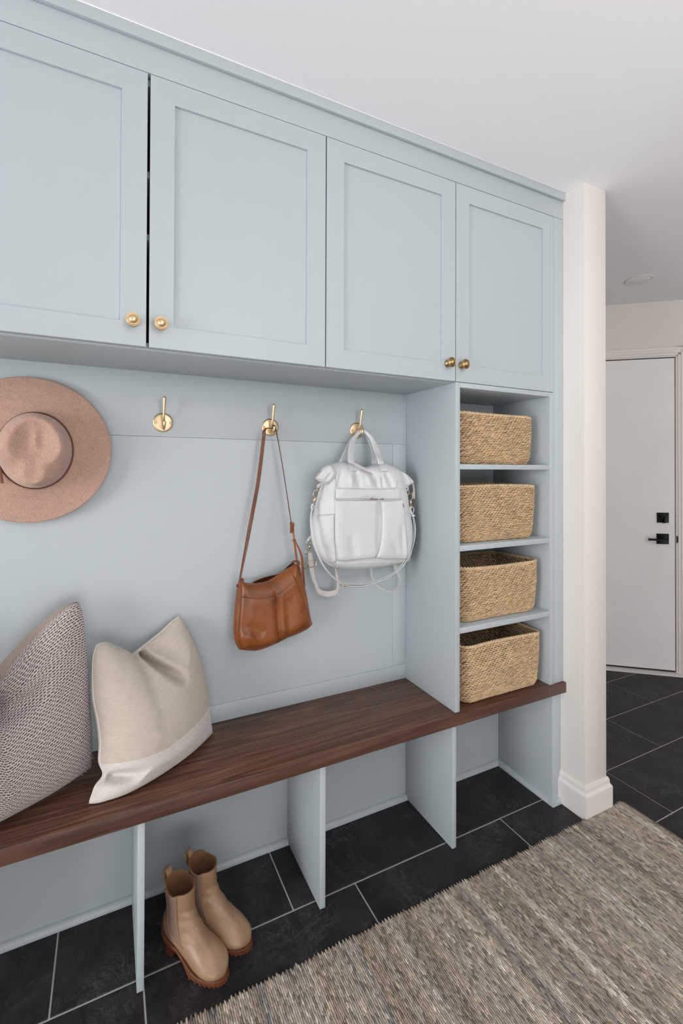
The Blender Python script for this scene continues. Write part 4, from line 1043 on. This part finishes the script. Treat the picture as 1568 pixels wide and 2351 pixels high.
def basket(x0, x1, y0, y1, z0, h, label, seed, bow=.006, tilt=0.0):
    rg = np.random.default_rng(seed)
    c = thing('storage_basket', label, 'basket', ((x0+x1)/2, (y0+y1)/2, z0), group='woven raffia baskets in the shelf tower')
    r = .034; xc, yc = (x0+x1)/2, (y0+y1)/2; hx, hy = (x1-x0)/2, (y1-y0)/2
    segs = []
    def path(n):
        pts = []
        cor = [(hx-r, -hy+r, -math.pi/2), (hx-r, hy-r, 0), (-hx+r, hy-r, math.pi/2), (-hx+r, -hy+r, math.pi)]
        for (cx_, cy_, a0) in cor:
            for k in range(9):
                a = a0+math.pi/2*k/8; pts.append((cx_+r*math.cos(a), cy_+r*math.sin(a)))
        pts = np.array(pts+[pts[0]]); s = np.concatenate([[0], np.cumsum(np.linalg.norm(np.diff(pts, axis=0), axis=1))])
        return pts, s
    pts, s = path(0); Ltot = s[-1]
    rowp = .0066; nr = int(h/rowp); sp = .0158; ns = int(Ltot/sp); sp = Ltot/ns
    def pos(sv, z):
        sv = sv % Ltot
        X = np.interp(sv, s, pts[:, 0]); Y = np.interp(sv, s, pts[:, 1])
        t = z/h; k = .955+.045*np.minimum(1, t*1.6)
        lo = np.exp(-(z/.014)**2)*.010
        X = X*k; Y = Y*k
        fb = bow*np.sin(np.pi*np.clip(t, 0, 1))*np.cos(np.clip(X/hx, -1, 1)*math.pi/2)
        Y = Y+np.where(Y < 0, -fb, fb)*(np.abs(Y) > hy*.5)
        rr = np.hypot(X, Y)+1e-9; X = X-X/rr*lo; Y = Y-Y/rr*lo
        wob = .0012*np.sin(sv*23+seed+t*5)
        zz = z+tilt*(X)*t+.003*np.sin(sv*9+seed)*t
        return np.stack([xc+X+wob, yc+Y+wob, z0+zz], -1)
    Cn, T, N = [], [], []
    for j in range(nr):
        sv = (np.arange(ns)+.5*j*.72+rg.normal(0, .06, ns))*sp
        z = .004+rowp*j+rg.normal(0, .0004, ns)
        a = pos(sv-sp*.5, z-.0016); b = pos(sv+sp*.5, z+.0016)
        t = b-a; nn = np.cross(t, [0, 0, 1.]); nn /= np.linalg.norm(nn, axis=1)[:, None]
        Cn.append((a+b)/2+nn*(.0012 if j % 1 == 0 else 0)); T.append(t); N.append(nn)
    Cn, T, N = map(np.vstack, (Cn, T, N)); n = len(Cn)
    V, F = spindles(Cn, T, N, sp*1.28, .0042*rg.uniform(.85, 1.15, n), .0031)
    base = np.array(sr(206, 177, 143)); 
    colr = base[None]*rg.uniform(.72, 1.12, n)[:, None]*np.array([1, 1, 1])[None]
    colr[:, 2] *= rg.uniform(.85, 1.05, n)
    colr = np.repeat(colr, 16, 0)
    mk_np('woven_strands', V, F, M['raffia'], c, colr)['kind'] = 'stuff'
    # braided rim
    nb = int(Ltot/.0125); sv = np.arange(nb)*Ltot/nb; z = np.full(nb, h-.001)
    a = pos(sv-.007, z-.0035); b = pos(sv+.007, z+.0035); t = b-a; nn = np.cross(t, [0, 0, 1.]); nn /= np.linalg.norm(nn, axis=1)[:, None]
    V, F = spindles((a+b)/2, t, nn, .0185, .0058, .0048, .5)
    mk_np('braided_rim', V, F, M['raffia'], c, np.repeat(np.array(sr(210, 182, 148))[None]*rg.uniform(.85, 1.1, nb)[:, None], 16, 0))['kind'] = 'stuff'
    # core behind the strands, added so the gaps read as shaded
    m_ = 60; VV = []
    for z in np.linspace(.002, h-.004, 12): VV.append(pos(np.arange(m_)*Ltot/m_, np.full(m_, z)))
    VV = np.vstack(VV); F = grid_faces(m_, 12, closed=True); F.append(tuple(range(m_)))
    mk('gap_shade_shell', VV, F, M['basketshade'], c, smooth=False)
    # a few stray fibres
basket(1.135, 1.512, 1.268, 1.500, 1.3466, .187, 'woven straw basket on the top shelf of the tower', 3, bow=.010, tilt=-.02)
basket(1.135, 1.526, 1.266, 1.505, 1.0602, .205, 'woven straw basket on the second shelf from the top', 5, bow=.004)
basket(1.135, 1.534, 1.262, 1.505, .7730, .196, 'woven straw basket on the lowest blue shelf', 8, bow=.007, tilt=-.01)
basket(1.142, 1.538, 1.254, 1.500, .4830, .207, 'woven straw basket standing on the walnut bench under the shelves', 11, bow=.009)

# ================================================================ BOOTS
def boot(loc, yaw, label, side):
    b = thing('ankle_boot', label, 'boot', (loc[0], loc[1], 0), yaw, group='pair of tan ankle boots', local=True)
    b.scale = (.92, .92, .78)
    # rings: (back x,z), (front x,z), half width, lateral shift, squareness
    K = np.array([
        [-.004, .250, .088, .236, .0400, 0, 2.0], [-.002, .236, .087, .224, .0395, 0, 2.0], [.000, .205, .087, .196, .0370, 0, 2.0], [.000, .170, .092, .168, .0350, 0, 2.0],
        [-.008, .138, .104, .146, .0345, 0, 2.0], [-.018, .110, .122, .128, .0355, 0, 2.1], [-.019, .086, .142, .113, .0365, 0, 2.1], [-.008, .067, .160, .100, .0385, 0, 2.2],
        [.030, .057, .178, .088, .0410, .001, 2.2], [.075, .042, .194, .079, .0440, .002, 2.3], [.115, .029, .208, .071, .0465, .003, 2.3], [.150, .0235, .221, .062, .0460, .003, 2.3],
        [.182, .0225, .232, .052, .0405, .002, 2.3], [.208, .0225, .238, .041, .0300, .001, 2.2], [.226, .0225, .240, .031, .0150, 0, 2.0], [.234, .0228, .239, .0265, .004, 0, 2.0]])
    for row in K:
        for c_ in (0, 2):
            if row[c_] > .085: row[c_] = .085+(row[c_]-.085)*.82
        row[4] *= 1.01
    for i_, dz in ((9, .002), (10, .005), (11, .008), (12, .0085), (13, .0085), (14, .0085), (15, .0085)):
        K[i_, 1] -= dz; K[i_, 3] -= dz
    def par(t):
        t = np.clip(t, 0, 1)*(len(K)-1); i = int(min(len(K)-2, math.floor(t))); f = t-i
        p0, p1, p2, p3 = K[max(0, i-1)], K[i], K[i+1], K[min(len(K)-1, i+2)]
        return .5*((2*p1)+(-p0+p2)*f+(2*p0-5*p1+4*p2-p3)*f*f+(-p0+3*p1-3*p2+p3)*f**3)
    def S(t, a, off=0.0):
        """a=0 front/top, pi back/bottom, +pi/2 the side"""
        bx, bz, fx, fz, w_, ys, e = par(t)
        c, s_ = math.cos(a), math.sin(a); c2 = math.copysign(abs(c)**(2/e), c); s2_ = math.copysign(abs(s_)**(2/e), s_)
        mx, mz = (bx+fx)/2, (bz+fz)/2; hx, hz = (fx-bx)/2, (fz-bz)/2; L_ = math.hypot(hx, hz)
        k = (L_+off)/L_
        # crest: shift widest point towards the sole in the foot
        sh = -.25*max(0, (t-.5)*2)
        return np.array([mx+hx*(c2*k+sh*(1-c*c)), (w_+off)*s2_+ys*side, mz+hz*(c2*k+sh*(1-c*c))])
    na = 48; T = np.linspace(0, 1, 76)
    V = [S(t, 2*math.pi*k/na) for t in T for k in range(na)]
    def dip(V, ):
        return V
    V = np.array(V)
    # V-dips of the collar at both sides
    for j in range(8):
        wj = 1-j/8
        for k in range(na):
            a = 2*math.pi*k/na; d = math.exp(-((abs(math.sin(a))-1)/.10)**2)
            V[j*na+k, 2] -= .010*d*wj
    # creases at the ankle
    for i, p in enumerate(V):
        if .09 < p[2] < .19: p[0] += .0016*math.sin(p[2]*210+p[1]*60)*(1 if p[0] > .05 else .3)
    F = grid_faces(na, len(T), closed=True); F.append(tuple((len(T)-1)*na+k for k in range(na)))
    mk('upper', V, F, M['boot'], b, smooth=True)
    # inside of the shaft
    Ti = np.linspace(0, .40, 24); Vi = []
    for t in Ti:
        for k in range(na):
            a = 2*math.pi*k/na; p = S(t, a, -.0035)
            if t < .12: p[2] -= .010*math.exp(-((abs(math.sin(a))-1)/.10)**2)*(1-t/.12)
            Vi.append(p)
    V0 = V[:na]; Vi = np.vstack([V0, np.array(Vi)])
    F = grid_faces(na, 25, closed=True, flip=True); F.append(tuple(24*na+k for k in range(na)))
    mk('lining', Vi, F, M['bootdark'], b, smooth=True)
    # elastic gores: V shaped, both sides
    for sg in (1, -1):
        rows = 26; cols = 12; VV = []
        for j in range(rows):
            f = j/(rows-1); t = .012+f*(.50-.012)
            ctr = math.pi/2+.10-f*.22; hw = .60*(1-f)**.8+.012
            for i in range(cols):
                a = ctr+hw*(2*i/(cols-1)-1); e_ = (1-abs(2*i/(cols-1)-1)**6)*(.0012 if 0 < j < rows-1 else .0)
                p = S(t, sg*a, .0004+e_)
                p[2] -= .010*math.exp(-((abs(math.sin(a))-1)/.10)**2)*max(0, 1-t/(7/75))
                if .09 < p[2] < .19: p[0] += .0016*math.sin(p[2]*210+p[1]*60)*.3
                VV.append(p)
        mk('elastic_gore', VV, grid_faces(cols, rows, flip=(sg > 0)), M['elastic'], b, smooth=True)
        VV = np.array(VV).reshape(rows, cols, 3); lat = np.array([0, sg*.0012, 0])
        edge = np.vstack([VV[:, 0], VV[::-1, -1]])+lat
        mk('gore_piping', *sweep(crs(edge[::2], 90), .0011, 6), M['boot'], b, smooth=True)
    # pull loop at the back
    bk = S(0, math.pi); P = [bk+(.004, 0, -.035), bk+(.003, 0, -.006), bk+(-.002, 0, .014), bk+(-.013, 0, .016), bk+(-.017, 0, .003), bk+(-.010, 0, -.016), bk+(-.004, 0, -.032)]
    strap('pull_tab', P, .021, .0022, [(1, 0, 0), (1, 0, .3), (.5, 0, 1), (-.6, 0, 1), (-1, 0, -.2), (-1, 0, -.4), (-1, 0, 0)], M['boot'], b, 36)
    # welt and platform following the foot
    xs = np.linspace(-.020, .240, 60); rows = []
    bot = [(S(t, math.pi)[0], S(t, math.pi)[2]) for t in np.linspace(.36, 1, 80)]
    bxs = np.array([p[0] for p in bot]); bzs = np.array([p[1] for p in bot]); o_ = np.argsort(bxs); bxs, bzs = bxs[o_], bzs[o_]
    def halfw(x):
        if x < .02: return .033*math.sqrt(max(0, 1-((x-.02)/.042)**2))
        if x < .122: return np.interp(x, [.02, .06, .10, .122], [.033, .034, .041, .0450])
        return .0450*math.sqrt(max(0.0, 1-((x-.122)/.0955)**2.3))
    V = []
    ring_n = 2
    def zt(x): return float(np.interp(x, bxs, bzs))+.0035
    def zb(x): return 0.0008 if x > .112 else max(.0008, float(np.interp(x, bxs, bzs))-.010 if x < .09 else np.interp(x, [.09, .112], [float(np.interp(.09, bxs, bzs))-.010, .0008]))
    xs = np.concatenate([np.linspace(-.0215, .174, 46), .2175-np.linspace(.0435**.5, 0, 14)**2])
    for x in xs:
        hw = max(.0006, halfw(x)); a_, c_ = zt(x), zb(x)
        m1 = max(c_+.001, a_-.007)
        for (yy, zz) in ((-hw*.96, a_), (-hw, a_-.002), (-hw, m1), (-hw*.975, m1-.0006), (-hw*.975, c_), (hw*.975, c_), (hw*.975, m1-.0006), (hw, m1), (hw, a_-.002), (hw*.96, a_)):
            V.append((x, yy+.002*side*(1 if x > .05 else 0), zz))
    n = len(xs); F = grid_faces(10, n, closed=True, flip=True)+[tuple(range(10)), tuple((n-1)*10+k for k in range(10))[::-1]]
    sl = mk('platform_sole', V, F, M['sole'], b, smooth=True, autos=40, weld=True)
    # tread lugs around the toe
    bm = bmesh.new()
    for i in range(21):
        th = math.radians(-100+10*i); x = .122+.0955*math.copysign(abs(math.cos(th))**(2/2.3), math.cos(th)); y = .0450*math.sin(th)+.002*side
        if x < .115: continue
        m4 = Matrix.Translation((x*.996, y*.985, .0032)) @ Matrix.Rotation(math.atan2(y, (x-.122)*.3), 4, 'Z')
        add_box(bm, -.0025, .0025, -.0030, .0030, -.0028, .0020, 0, 1, m4)
    bm_obj('tread_lugs', bm, M['sole'], sl)
    # block heel
    V = []
    for (z, k, sx) in ((.001, .80, .006), (.008, .80, .006), (.0085, .78, .006), (.035, .84, .003), (.062, .96, 0)):
        for a in np.linspace(math.pi/2, 3*math.pi/2, 15): V.append((.010+sx+.030*k*math.cos(a), .031*k*math.sin(a), z))
        V.append((.040*k+.004, -.030*k, z)); V.append((.040*k+.004, .030*k, z))
    n = 17; F = grid_faces(n, 5, closed=True, flip=True)+[tuple(range(n)), tuple(4*n+k for k in range(n))[::-1]]
    mk('heel', V, F, M['heel'], b, smooth=True, autos=35, weld=True)
    return b
# ================================================================ RUG
def rug():
    x1, y1 = 1.848, 1.134; x0, y0 = -.60, .26
    r = thing('rug', 'long striped jute and grey woven rug on the slate floor', 'rug', (.6, .65, 0))
    bm = bmesh.new(); add_box(bm, x0, x1, y0, y1, .0008, .0075, .002, 2); bm_obj('backing', bm, M['rugbase'], r, smooth=True)
    px, py = .0054, .0128
    nx = int((x1-x0)/px); ny = int((y1-y0)/py)
    # stripe colours along x, wandering tones
    pal = np.array([sr(188, 174, 157), sr(164, 147, 130), sr(146, 143, 141), sr(208, 198, 184), sr(132, 117, 105), sr(174, 157, 138), sr(162, 159, 155)])
    xs = np.arange(nx)
    def smooth_noise(n, w_): 
        k = np.interp(np.arange(n)/w_, np.arange(int(n/w_)+2), rng.random(int(n/w_)+2)); return k
    tone = .5*smooth_noise(nx, 9)+.3*smooth_noise(nx, 3)+.2*rng.random(nx)
    ci = np.empty((nx, 3))
    a1, a2 = smooth_noise(nx, 7), smooth_noise(nx, 5)
    for i in range(nx):
        k = int(rng.integers(0, len(pal))) if rng.random() < .35 else (3 if tone[i] > .66 else 0 if tone[i] > .5 else 5 if tone[i] > .42 else 2 if a1[i] > .5 else 4 if tone[i] < .3 else 1)
        ci[i] = pal[k]
    soft = np.stack([np.convolve(ci[:, c], [.2, .6, .2], 'same') for c in range(3)], 1); soft[0] = soft[1]; soft[-1] = soft[-2]; ci = soft
    I, J = np.meshgrid(xs, np.arange(ny), indexing='ij'); I = I.ravel(); J = J.ravel()
    X = x0+(I+.5)*px; Y = y0+(J+.5+.5*(I % 2))*py
    wav = .0016*np.sin(X*31)+.0010*np.sin(X*77+1)
    Y = Y+wav*np.clip((Y-y0)/(y1-y0), 0, 1)
    keep = Y < y1-.003; I, J, X, Y = I[keep], J[keep], X[keep], Y[keep]; n = len(I)
    Cn = np.stack([X+rng.normal(0, .0003, n), Y+rng.normal(0, .0008, n), np.full(n, .0078)+rng.normal(0, .0004, n)], 1)
    T = np.stack([np.full(n, .06)*np.where(I % 2, 1, -1)+rng.normal(0, .04, n), np.ones(n), np.zeros(n)], 1)
    N = np.tile([0, 0, 1.], (n, 1))
    V, F = spindles(Cn, T, N, py*1.5, .0024, .0031, .5)
    # tone drifting along each yarn
    ph = rng.random(nx)*7
    drift = .5+.5*np.sin(Y*5.5+ph[I//6*6 % nx]); alt = pal[(I//4*3+2) % len(pal)]
    c = ci[I]*(1-.35*drift[:, None])+alt*.35*drift[:, None]
    bright = rng.random(n)
    c = c*np.where(bright > .86, 1.38, np.where(bright < .16, .58, 1.0))[:, None]*rng.uniform(.86, 1.14, n)[:, None]
    mk_np('woven_yarn', V, F, M['yarn'], r, np.repeat(np.clip(c, 0, .9), 16, 0))['kind'] = 'stuff'
    # bound short end
    P = np.array([(x1+.001+.0008*math.sin(y*60), y, .006) for y in np.linspace(y0, y1, 60)])
    mk('end_binding', *sweep(P, .0052, 8), M['rugbase'], r, smooth=True)
rug()
boot((.160, 1.342), math.radians(-53), 'tan leather ankle boot standing nearer the rug', 1)
boot((.224, 1.380), math.radians(-46), 'tan leather ankle boot standing behind its pair, nearer the back board', -1)
